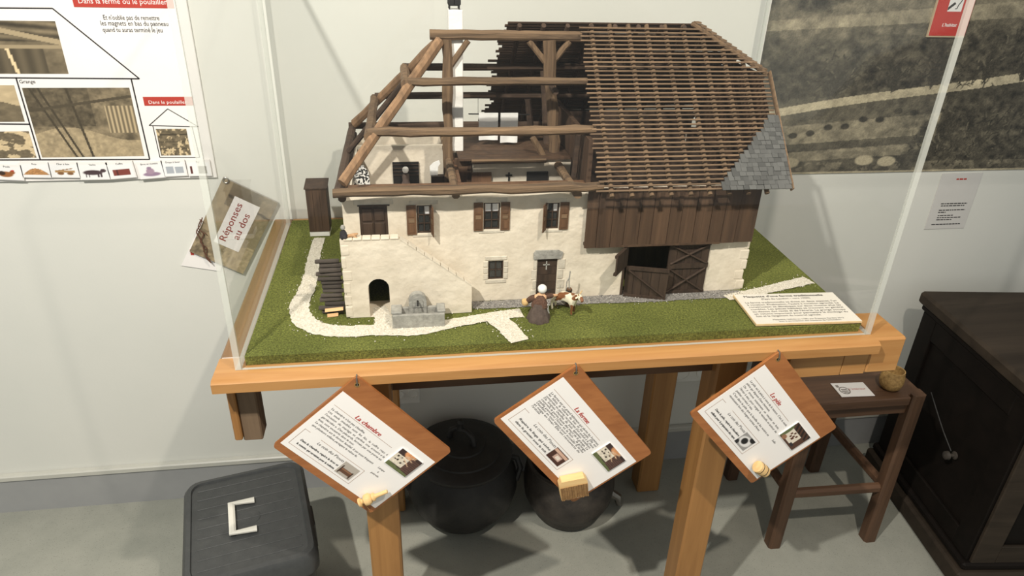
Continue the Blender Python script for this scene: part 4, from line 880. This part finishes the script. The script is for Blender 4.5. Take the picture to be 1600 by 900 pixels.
# card and clay cup on the stool
cdn = [at(*c, 2, sz) for c in ((1297,600),(1350,597),(1367,619),(1315,621))]
sc = thing('stool_card', ((cdn[0].x+cdn[2].x)/2, (cdn[0].y+cdn[2].y)/2, sz), "small white card reading L'intérieur lying on the stool", 'card')
Mk = frame(cdn[3]+Vector((0, 0, .0006)), cdn[2]-cdn[3], cdn[0]-cdn[3]); wk = (cdn[2]-cdn[3]).length; hk_ = (cdn[0]-cdn[3]).length
mb = MB(); mb.M = Mk; mb.mm(0, wk, 0, hk_, 0, .0012); mb.build('paper', M_white, sc)
tx = MB(); put_text(tx, "L'intérieur", Mk, wk*.40, hk_*.46, .011, 'L', wk*.50, .15, .0014); tx.build('lettering', M_red, sc)
mb = MB(); mb.M = Mk @ Matrix.Translation((wk*.24, hk_*.44, .0013)); mb.prism([(.013*math.cos(t), .014*math.sin(t)) for t in np.linspace(0, 2*PI, 17)[:-1]], [[(.0105*math.cos(t), .0115*math.sin(t)) for t in np.linspace(0, 2*PI, 13)[:-1]]], lambda u, v, w_: (u, v, w_), 0, .0002)
mb.mm(-.013, -.006, .012, .021, 0, .0002); mb.mm(-.008, .008, -.004, -.001, 0, .0002); mb.mm(-.007, .007, .002, .005, 0, .0002); mb.mm(-.005, .006, -.009, -.0065, 0, .0002); mb.build('emblem', plain('grey_ink', (110,104,98), (150,144,138), .6), sc)
bp = at(1389, 606, 2, sz); cu = thing('clay_cup', (bp.x, bp.y, sz), 'small rounded clay cup standing on the dark stool', 'cup')
MB().lathe([(.004,.0005),(.016,.0005),(.0235,.008),(.0265,.022),(.0258,.036),(.0232,.047),(.0230,.051),(.0208,.051),(.0212,.046),(.0235,.034),(.0235,.022),(.018,.009),(.003,.006)], 32, (bp.x, bp.y, sz), capt=True).build('body', M_clay, cu, smooth=True)
# chest
ck_ = thing('oak_chest', (1.95, .33, 0), 'large blackened oak chest with heavy lid at the right wall', 'chest')
Mq = Matrix.Translation((1.576, .085, 0)) @ Matrix.Diagonal((1, 1, 1.025, 1)) @ Matrix.Rotation(R(-6.5), 4, 'Z')
def cbox(name, mat, x0, x1, y0, y1, z0, z1, b=.004, par=None): mb = MB(); mb.M = Mq; mb.mm(x0, x1, y0, y1, z0, z1); return mb.build(name, mat, par or ck_, bevel=b)
cbox('body', M_chest, 0, .82, .0, .43, .05, .515)
cbox('plinth', M_chestl, -.030, .85, -.022, .44, 0, .05, .006); cbox('plinth_moulding', M_chest, -.018, .84, -.012, .438, .05, .072, .006)
cbox('lid', M_chestl, -.022, .845, -.030, .45, .528, .562, .007); cbox('lid_moulding', M_chest, -.012, .83, -.016, .44, .512, .528, .004)
for y in (.0, .372): cbox('side_stile', M_chest, -.008, .001, y, y+.058, .072, .512, .002)
for z0, z1 in ((.072, .125), (.455, .512)): cbox('side_rail', M_chest, -.0075, .001, .058, .372, z0, z1, .002)
for x in (.0, .38, .76): cbox('front_stile', M_chestl, x, x+.06, -.009, .001, .072, .512, .002)
for z0, z1 in ((.072, .125), (.455, .512)): cbox('front_rail', M_chestl, .06, .76, -.0085, .001, z0, z1, .002)
mb = MB(); mb.M = Mq; mb.lathe([(.010,0),(.010,.003),(.004,.005),(.004,.013),(.011,.018),(.010,.026),(.003,.029)], 16); mb.v = [Mq @ Vector((-.008-(Mq.inverted() @ v).z, .150+(Mq.inverted() @ v).y, .265+(Mq.inverted() @ v).x)) for v in mb.v]; mb.build('knob', M_cast2, ck_, smooth=True)
mb = MB(); mb.M = Mq; mb.tube([(-.012, .162, .268), (-.012, .21, .292), (-.011, .26, .322), (-.009, .30, .345)], .0016, 6); mb.build('iron_rod', M_cast, ck_, smooth=True)

# ------------------------------------------------------------------ wall things
YP = YW-.0005
def wallM(x, z, rot=0, d=.006): return frame((x, YW-d, z), (math.cos(rot), 0, math.sin(rot)), (-math.sin(rot), 0, math.cos(rot)))
# sepia landscape poster
def strokes(g, pts, rs, dark, wob=.25):           # thin dark twigs and trunks in the printed photograph
    ny, nx = g.shape
    for (cx, cy, ln, ang, tone) in pts:
        n = max(3, int(ln*nx)); x, y, a = cx*nx, cy*ny/.778, ang
        for k in range(n):
            i, j = int(x), int(y)
            if 0 <= i < nx-1 and 0 <= j < ny-1: g[j, i] = tone; g[j, i+1] = g[j, i+1]*.5+tone*.5
            x += math.cos(a); y += math.sin(a); a += rs.uniform(-wob, wob)
def landscape(U, V):
    V = V*.778
    n1 = fbm(U, V, 9, 7, 1, 5); n2 = fbm(U, V, 40, 30, 2, 4); n3 = fbm(U, V, 70, 60, 12, 3)
    g = 96+70*(n1-.5)
    rd = .36+.33*U*.95; d = V-(.194+.245*U)
    g = np.where(d > .03, 92+80*(n2-.45)+40*(n3-.5), g)
    top = sm(V-.10*U, .40, .52); g = g*(1-top)+(128+60*(n1-.5)+30*(n2-.5))*top
    g = np.where((V > .46+.1*U) & (V < .49+.14*U) & (U < .55), 150+60*(n2-.5), g)
    field = (V < .155+.13*U) & (V > .035+.08*U) & (U < .40); g = np.where(field, 138+50*(n3-.5), g)
    g = np.where((np.abs(V-(.080+.10*U)) < .014) & (U < .4), 92, g)
    for k in range(9): g = g*(1-ell(U, V, .06+.035*k, .120+.012*k+.01*math.sin(k*3), .009, .010))+66*ell(U, V, .06+.035*k, .120+.012*k+.01*math.sin(k*3), .009, .010)
    for (x, y, rx, ry) in ((.14,.33,.10,.09),(.04,.30,.07,.06),(.38,.38,.14,.09),(.30,.31,.10,.04),(.60,.42,.16,.09),(.62,.12,.24,.16),(.46,.13,.12,.12),(.86,.18,.20,.20),(.95,.5,.14,.12),(.62,.62,.10,.05),(.08,.56,.09,.05)):
        e_ = ell(U, V, x, y, rx, ry, .5)*sm(n2, .30, .62); g = g*(1-e_)+(48+52*n3)*e_
    r_ = np.abs(d-.006*np.sin(U*9)) < (.013+.004*U); g = np.where(r_ & (U < .93), 190+20*(n2-.5), g)
    g = np.where((V < .04) & (n2 > .5), g+34, g); g = np.where(V < .006, 170, g); g = g+46*(fbm(U, V, 78, 52, 77, 2)-.5)+26*(n3-.5)-6
    for (x, y) in ((.10,.04),(.26,.045),(.31,.04)): g = g*(1-ell(U, V, x, y, .02, .018))+178*ell(U, V, x, y, .02, .018)
    rs = np.random.RandomState(5); P = []
    for (x, y, rx, ry, n) in ((.62,.12,.24,.12,420),(.86,.16,.16,.14,320),(.45,.13,.10,.08,90),(.20,.33,.10,.07,60),(.40,.33,.10,.06,70),(.60,.40,.14,.07,90)):
        for k in range(n): P.append((x+rs.uniform(-rx, rx), y+rs.uniform(-ry, ry)*.8, rs.uniform(.005, .022), rs.uniform(.3, 2.8), rs.choice([44, 52, 60, 66, 72, 60, 112])))
    for (x, y) in ((.16,.255),(.28,.27),(.36,.285),(.47,.30),(.55,.31)):
        for k in range(26): P.append((x+rs.uniform(-.004, .004), y+rs.uniform(0, .05), rs.uniform(.012, .045), rs.uniform(.6, 2.5), 58))
    strokes(g, P, rs, 50)
    g = g+rs.uniform(-16, 16, g.shape)
    rgb = np.stack([g*1.0, g*.94, g*.79], -1); return rgb
psx, psz = 1.068, .881
ps = thing('landscape_poster', (1.8, YW-.004, psz), 'large sepia photograph of fields and a pale road on the right wall', 'poster')
mb = MB().mm(psx, 2.30, YW-.003, YW-.0002, psz, psz+.56); mb.build('panel', M_white, ps)
picture('landscape_print', frame((psx, YW-.0032, psz), (1, 0, 0), (0, 0, 1)), 1.232, .56, 620, 290, landscape, ps)
# red sign
rs = thing('habitat_sign', (1.505, YW-.006, T+.404), "red sign reading L'habitat with a white emblem over the landscape poster", 'sign')
mb = MB().mm(1.459, 1.553, YW-.008, YW-.0036, T+.404, T+.545); mb.build('plate', plain('sign_cream', (190,170,140), None, .5), rs)
mb = MB().mm(1.4615, 1.5525, YW-.0088, YW-.008, T+.4075, T+.5425); mb.build('red_face', plain('sign_red', (186,44,36), (194,50,40), .4), rs)
Mr_ = frame((1.4615, YW-.0089, T+.4075), (1, 0, 0), (0, 0, 1))
mb = MB(); mb.M = Mr_; mb.mm(.028, .063, .052, .104, 0, .0002); mb.build('emblem_panel', M_white, rs)
mb = MB(); mb.M = Mr_ @ Matrix.Translation((0, 0, .0004)); mb.prism([(.028, .054), (.045, .068), (.041, .072), (.028, .061)], [], lambda u, v, w_: (u, v, w_), 0, .0002)
mb.tube([(.046, .058, 0), (.050, .058, 0), (.052, .066, 0), (.057, .074, 0), (.059, .086, 0), (.054, .094, 0), (.047, .090, 0)], .0010, 5); mb.build('emblem', M_ink, rs)
tx = MB(); put_text(tx, "L'habitat", Mr_, .044, .020, .0105, 'C', .036, .15); put_text(tx, "L'habitat", Mr_, .0444, .020, .0105, 'C', .036, .15, .0003); tx.build('lettering', M_white, rs)
# leaflet
lf = thing('wall_leaflet', (1.68, YW-.002, T-.08), 'small grey leaflet with printed lines taped below the landscape poster', 'leaflet')
mb = MB().mm(1.619, 1.735, YW-.0018, YW-.0004, T-.080, T+.074); mb.build('paper', plain('leaflet_paper', (204,202,198), (208,206,202), .6), lf)
Ml = frame((1.619, YW-.0019, T-.080), (1, 0, 0), (0, 0, 1)); mb = MB(); mb.M = Ml @ Matrix.Translation((0, 0, .0002))
for (y, x0, x1) in ((.070,.024,.100),(.064,.026,.094),(.052,.024,.100),(.046,.024,.046),(.037,.026,.070),(.031,.026,.096),(.025,.026,.070),(.012,.016,.100)):
    x = x0
    while x < x1: wd = random.uniform(.004, .011); mb.mm(x, min(x+wd, x1), y, y+.0026, 0, .0001); x += wd+.0018
mb.build('lettering', M_ink, lf)
mb = MB(); mb.M = Ml @ Matrix.Translation((0, 0, .0002)); x = .045
for wd in (.007, .010, .008): mb.mm(x, x+wd, .136, .140, 0, .0001); x += wd+.002
mb.build('heading', M_red, lf)
# game panel at the left
gp = thing('game_panel', (-.55, YW-.006, T+.101), 'white magnet game panel with farm photographs and a house outline', 'panel')
pz = T+.101
MB().mm(-1.15, -.1365, YW-.006, YW-.0004, pz, pz+.74).build('board', M_white, gp, bevel=.0008)
Mg = frame((0, YW-.0063, 0), (1, 0, 0), (0, 0, 1))
def W(px, py): q = at(px, py, 1, YW-.006); return (q.x, q.z)
def sepia(fn):
    def f(U, V): g = fn(U, V); return np.stack([g*1.0, g*.90, g*.72], -1)
    return f
def barnpic(U, V):
    n = fbm(U, V, 10, 8, 21, 5); m_ = fbm(U, V, 30, 26, 22, 3); g = 120+90*(n-.5)+50*(m_-.5)
    g = np.where(V < .34+.1*np.sin(U*5), 165+60*(m_-.5)+30*(n-.5), g); g = g-50*((V > .45) & (U < .6))*n
    g = np.where((U > .72) & (V > .35) & (V < .75), 150+45*np.sin(U*150), g)
    for (x0, x1, y0, y1) in ((.06,.34,.95,.0),(.14,.40,.9,.0),(.40,.50,1.,.35)): g = np.where(np.abs(U-(x0+(x1-x0)*(1-V))) < .012, 70, g)
    g = np.where(np.abs(V-.80-.2*(U-.6)) < .02, 80, g); return g
def doorpic(U, V):
    n = fbm(U, V, 12, 8, 31, 4); g = 120+70*(n-.5)
    g = np.where(V > .62, 100+60*np.sin(V*40+U*8)*.5+50*(n-.5), g); g = np.where(rect(U, V, .38, .85, .0, .52) > 0, 92+40*np.sin(U*50)*.3, g)
    g = np.where((np.abs(U-.56-.08*(.5-V)) < .014) & (V < .5), 230, g); g = np.where((U < .34) & (V < .3), 178, g); g = np.where(np.abs(V-.52) < .03, 160, g); return np.where(np.abs(V-.9+.5*(U-.4)) < .05, 170, g)
def beampic(U, V):
    n = fbm(U, V, 8, 8, 41, 4); g = 190+40*(n-.5); g = np.where(V < .55+.15*np.sin(U*4), 112+60*(n-.5), g); return g
def cowpic(U, V):
    n = fbm(U, V, 7, 5, 51, 4); return np.where(n > .52, 205, 110)+40*(fbm(U, V, 30, 20, 5, 2)-.5)
def henpic(U, V):
    n = fbm(U, V, 10, 10, 61, 4); g = 110+90*(n-.5); g = np.where(np.abs(np.sin(V*12)) < .2, 70, g); return np.where(fbm(U, V, 14, 9, 62, 2) > .62, 205, g)
def wallpic(name, pxs, fn, nx=90, ny=70, par=gp, sep=True):
    a_, b_, = W(*pxs[0]), W(*pxs[1]); picture(name, Mg @ Matrix.Translation((a_[0], a_[1], 0)), b_[0]-a_[0], b_[1]-a_[1], nx, ny, sepia(fn) if sep else fn, par)
wallpic('barn_photo', ((66, 246), (202, 137)), barnpic, 150, 110)
wallpic('attic_photo', ((-90, 115), (86, 33)), doorpic, 90, 60)
wallpic('stable_photo', ((-80, 191), (22, 133)), beampic, 60, 40); wallpic('cowshed_photo', ((-60, 248), (45, 205)), cowpic, 60, 40); wallpic('henhouse_photo', ((252, 243), (291, 201)), henpic, 40, 36)
ol = MB(); ol.M = Mg @ Matrix.Translation((0, 0, .0003))
def stroke(p, q, t=.0022):
    a_ = Vector(W(*p)); b_ = Vector(W(*q)); d = (b_-a_).normalized(); n_ = Vector((-d.y, d.x))*t/2
    ol.add([(a_.x+n_.x, a_.y+n_.y, 0), (b_.x+n_.x, b_.y+n_.y, 0), (b_.x-n_.x, b_.y-n_.y, 0), (a_.x-n_.x, a_.y-n_.y, 0)], [(0, 1, 2, 3)])
for p, q in (((-60,12),(82,13)),((82,13),(218,123)),((-60,121),(218,123)),((205,123),(234,249)),((25,121),(63,249)),((-60,193),(47,194)),((-60,250),(234,249)),((233,196),(262,170)),((262,170),(310,198)),((233,196),(310,198)),((239,197),(250,246)),((250,246),(312,246)),((300,197),(312,246))): stroke(p, q, .0016 if p[0] > 232 else .0026)
ol.build('house_outline', M_ink, gp)
tg = MB(); gm_ = .0004
def wtext(mb, s_, px, py, size, width=None, al='L'): q = W(px, py); put_text(mb, s_, Mg, q[0], q[1], size, al, width, 0, gm_)
x0 = W(157, 0)[0]
wtext(tg, "Et n'oublie pas de remettre", 206, 31, .0125, W(250, 31)[0]-W(163, 31)[0], 'C'); wtext(tg, 'les magnets en bas du panneau', 211, 40, .0125, W(262, 40)[0]-W(157, 40)[0], 'C'); wtext(tg, 'quand tu auras terminé le jeu', 208, 50, .0125, W(255, 50)[0]-W(162, 50)[0], 'C'); tg.build('lettering', M_ink, gp)
tg = MB(); wtext(tg, 'Grange', 31, 130, .0100); tg.build('room_lettering', M_ink, gp)
for (a_, b_) in (((116, 11), (268, -14)), ((226, 165), (300, 151))):
    rb = MB(); rb.M = Mg @ Matrix.Translation((0, 0, .0003)); q0, q1 = W(*a_), W(*b_); rb.mm(q0[0], q1[0], q0[1], q1[1], 0, .0001); rb.build('red_band', M_red, gp)
tw = MB(); gm_ = .0006; wtext(tw, 'Dans la ferme ou le poulailler', 193, 6, .014, W(262, 0)[0]-W(124, 0)[0], 'C'); tw.build('white_lettering', M_white, gp); tw = MB(); wtext(tw, 'Dans le poulailler', 233, 162, .0095, W(296, 0)[0]-W(233, 0)[0]); tw.build('white_lettering', M_white, gp)
# magnets along the bottom edge
def mg_hen(U, V): g = np.full(U.shape+(3,), 238.); g = mixc(g, (150,96,54), ell(U, V, .42, .42, .26, .22)); g = mixc(g, (60,44,34), ell(U, V, .28, .50, .13, .16)); g = mixc(g, (150,90,50), ell(U, V, .66, .58, .1, .14)); return mixc(g, (190,40,30), ell(U, V, .68, .72, .06, .06))
def mg_hay(U, V): g = np.full(U.shape+(3,), 238.); n = fbm(U, V, 20, 20, 3, 3)[..., None]; k = (V < .70-2.2*(U-.5)**2)*(V > .18)*1.; return mixc(g, np.array((176,130,84))*(.7+.6*n), k)
def mg_cart(U, V): g = np.full(U.shape+(3,), 238.); k = ((np.abs(V-.45) < .08)*(U > .15)*(U < .88)*1.); g = mixc(g, (176,140,96), k); g = mixc(g, (128,92,60), ell(U, V, .35, .3, .12, .12)+ell(U, V, .7, .3, .12, .12)*(1-ell(U, V, .35, .3, .12, .12))); return mixc(g, (150,112,74), (np.abs(V-.6-.3*(U-.5)) < .03)*(U > .2)*(U < .8)*1.)
def mg_cow(U, V):
    g = np.full(U.shape+(3,), 238.); k = ell(U, V, .46, .48, .34, .17)
    for x in (.18, .28, .62, .72): k = np.maximum(k, rect(U, V, x, x+.05, .14, .45))
    k = np.maximum(k, ell(U, V, .84, .60, .10, .12)); return mixc(g, (74,58,62), k)
def mg_chest(U, V): g = np.full(U.shape+(3,), 238.); g = mixc(g, (128,66,58), rect(U, V, .14, .86, .2, .62)); return mixc(g, (84,46,42), rect(U, V, .14, .86, .48, .52)+rect(U, V, .30, .36, .2, .62))
def mg_jug(U, V): g = np.full(U.shape+(3,), 238.); g = mixc(g, (150,128,150), ell(U, V, .5, .28, .36, .15)); g = mixc(g, (166,142,160), ell(U, V, .46, .5, .17, .22)); return mixc(g, (150,128,150), ell(U, V, .44, .72, .10, .1))
def mg_cloth(U, V): g = np.full(U.shape+(3,), 238.); g = mixc(g, (170,176,184), rect(U, V, .12, .48, .2, .7)+rect(U, V, .54, .9, .2, .68)); return mixc(g, (90,90,96), rect(U, V, .05, .95, .70, .73))
def mg_tool(U, V): g = np.full(U.shape+(3,), 238.); g = mixc(g, (94,52,48), rect(U, V, .1, .2, .15, .7)); n = fbm(U, V, 16, 16, 8, 2)[..., None]; return mixc(g, np.array((120,116,112))*(.6+.8*n), rect(U, V, .45, .85, .15, .7))
mags = [((-6,279),(32,254),'Poule',mg_hen,'hen',-4), ((38,276),(76,251),'Foin',mg_hay,'heap of hay',-2), ((82,276),(121,251),'Char à foin',mg_cart,'wooden hay cart',-2), ((128,280),(168,252),'Vache',mg_cow,'dark cow',0), ((174,279),(210,252),'Coffre',mg_chest,'red-brown chest',4), ((221,279),(256,252),'Broc et cuvette',mg_jug,'jug and basin',4), ((258,275),(290,249),'Draps à laver',mg_cloth,'grey hung sheets',2), ((296,274),(328,248),'Fer',mg_tool,'brown tool and grey block',0)]
for (a_, b_, cap, fn, nm, rot) in mags:
    q0 = W(*a_); q1 = W(*b_); wd = q1[0]-q0[0]; hg = q1[1]-q0[1]
    mt = thing('magnet_card', (q0[0], YW-.010, q0[1]), 'small white magnet card showing a '+nm+' on the game panel edge', 'magnet', 'magnet cards along the game panel')
    Mm = frame((q0[0], YW-.0092, q0[1]), (math.cos(R(rot)), 0, math.sin(R(rot))), (-math.sin(R(rot)), 0, math.cos(R(rot))))
    mb = MB(); mb.M = Mm; mb.mm(0, wd, 0, hg, 0, .0025); mb.build('card', M_white, mt)
    picture('printed_picture', Mm @ Matrix.Translation((.002, .001, .0026)), wd-.004, hg*.82, 30, 24, fn, mt)
    tx = MB(); put_text(tx, cap, Mm, wd/2, hg*.82, .0055, 'C', None, 0, .0031); tx.build('caption', M_ink, mt)
# answer card on the wall
t_ = at(350, 278, 1, YW-.01); r_ = at(436, 318, 1, YW-.01); b_ = at(380, 428, 1, YW-.01)
Ma = frame(t_+(b_-r_), r_-t_, r_-b_); wa = (r_-t_).length; ha = (r_-b_).length
ac = thing('answer_card', (t_.x, YW-.01, t_.z-.12), 'tilted sepia photo card reading Réponses au dos hung on the wall', 'card')
mb = MB(); mb.M = Ma; mb.mm(0, wa, 0, ha, -.006, 0); mb.build('board', plain('card_grey', (150,146,138), None, .6), ac)
def anspic(U, V):
    n = fbm(U, V, 8, 10, 71, 4); m_ = fbm(U, V, 26, 30, 72, 3); g = 150+60*(n-.5); g = np.where((V > .72) & (U > .2), 110+40*(n-.5), g); g = np.where((U > .74), 135+60*(m_-.5), g)
    g = np.where((V < .34), 150+110*(m_-.5)+40*(U-.5), g); g = np.where((V < .3) & (U > .55), 210-80*m_, g); g = np.where((np.abs(V-.86+.1*U) < .015) & (U > .2), 70, g); return g
picture('photo_print', Ma @ Matrix.Translation((0, 0, .0003)), wa, ha, 50, 80, sepia(anspic), ac)
mb = MB(); mb.M = Ma; mb.mm(wa*.30, wa*.76, ha*.24, ha*.86, .0004, .0012); mb.build('label_paper', M_white, ac)
Mv = Ma @ Matrix.Translation((wa*.48, ha*.55, .0015)) @ Matrix.Rotation(R(90), 4, 'Z')
tx = MB()
for dx in (0, .0006): put_text(tx, 'Réponses', Mv, dx, 0, .022, 'C', ha*.50, 0, .0002+dx*.1); put_text(tx, 'au dos', Mv, dx, -wa*.19, .022, 'C', ha*.34, 0, .0002+dx*.1)
tx.build('lettering', plain('card_red', (150,64,58), None, .6), ac)
MB().tube([t_+Vector((.004+.006*math.cos(a), -.004, -.004+.006*math.sin(a))) for a in np.linspace(0, 2*PI, 15)], .0012, 6, False).build('ring', M_steel, ac)
s_ = [at(*c, 1, YW-.003) for c in ((316,345), (283,415), (345,424), (360,350))]
mb = MB(); mb.add([p for p in s_]+[p+Vector((0, .0015, 0)) for p in s_], [(0,1,2,3),(7,6,5,4),(0,4,5,1),(1,5,6,2),(2,6,7,3),(3,7,4,0)]); ws = mb.build('white_sheet', M_white, ac)
c = at(300, 394, 1, YW-.0035); MB().mm(c.x-.0035, c.x+.0035, YW-.0040, YW-.0032, c.z-.007, c.z+.007).build('red_label', M_red, ws)
wire = [at(*p, 1, YW-.016) for p in ((316,340),(313,352),(307,362),(312,372),(317,384),(320,396),(326,405),(330,411))]
rw = thing('rusty_wire', tuple(wire[-1]), 'twisted piece of rusty barbed wire hung before the answer card', 'wire')
MB().tube(spline(wire, 5), .0013, 6).build('strand', M_rust, rw, smooth=True)
MB().tube(spline([at(*p, 1, YW-.0145) for p in ((314,343),(310,356),(318,366),(313,378),(323,388),(322,402),(329,410))], 5), .0012, 6).build('strand', M_rust, rw, smooth=True)
for p in ((315,345),(310,362),(321,365),(315,378),(319,390),(325,403)):
    q = at(*p, 1, YW-.0155); a_ = random.uniform(0, PI); MB().tube([q+Vector((math.cos(a_)*.006, 0, math.sin(a_)*.006)), q, q-Vector((math.cos(a_)*.006, 0, math.sin(a_)*.006))], [.0005,.0014,.0005], 6).build('barb', M_rust, rw)
# sockets
def socket(px0, px1, label, double):
    a_, b_ = at(*px0, 1, YW), at(*px1, 1, YW); o = thing('wall_socket', ((a_.x+b_.x)/2, YW, min(a_.z, b_.z)), label, 'socket')
    x0, x1 = a_.x, b_.x; z0, z1 = b_.z, a_.z
    MB().mm(x0, x1, YW-.010, YW, z0, z1).build('plate', M_socket, o, bevel=.002)
    for k in range(2 if double else 1):
        w_ = (x1-x0)/(2 if double else 1); cx = x0+w_*(k+.5); mb = MB(); mb.lathe([(min(w_, z1-z0)*.36, 0), (min(w_, z1-z0)*.36, .003), (min(w_, z1-z0)*.30, .003), (min(w_, z1-z0)*.30, .001)], 20)
        mb.v = [Vector((cx+v.x, YW-.010-v.z, (z0+z1)/2+v.y)) for v in mb.v]; mb.build('socket_ring', M_socket, o)
socket((612, 598), (656, 626), 'white wall socket behind the left front table leg', True)
socket((1050, 565), (1112, 591), 'white wall socket box between the right table legs', True)
print('objects', len(bpy.data.objects))
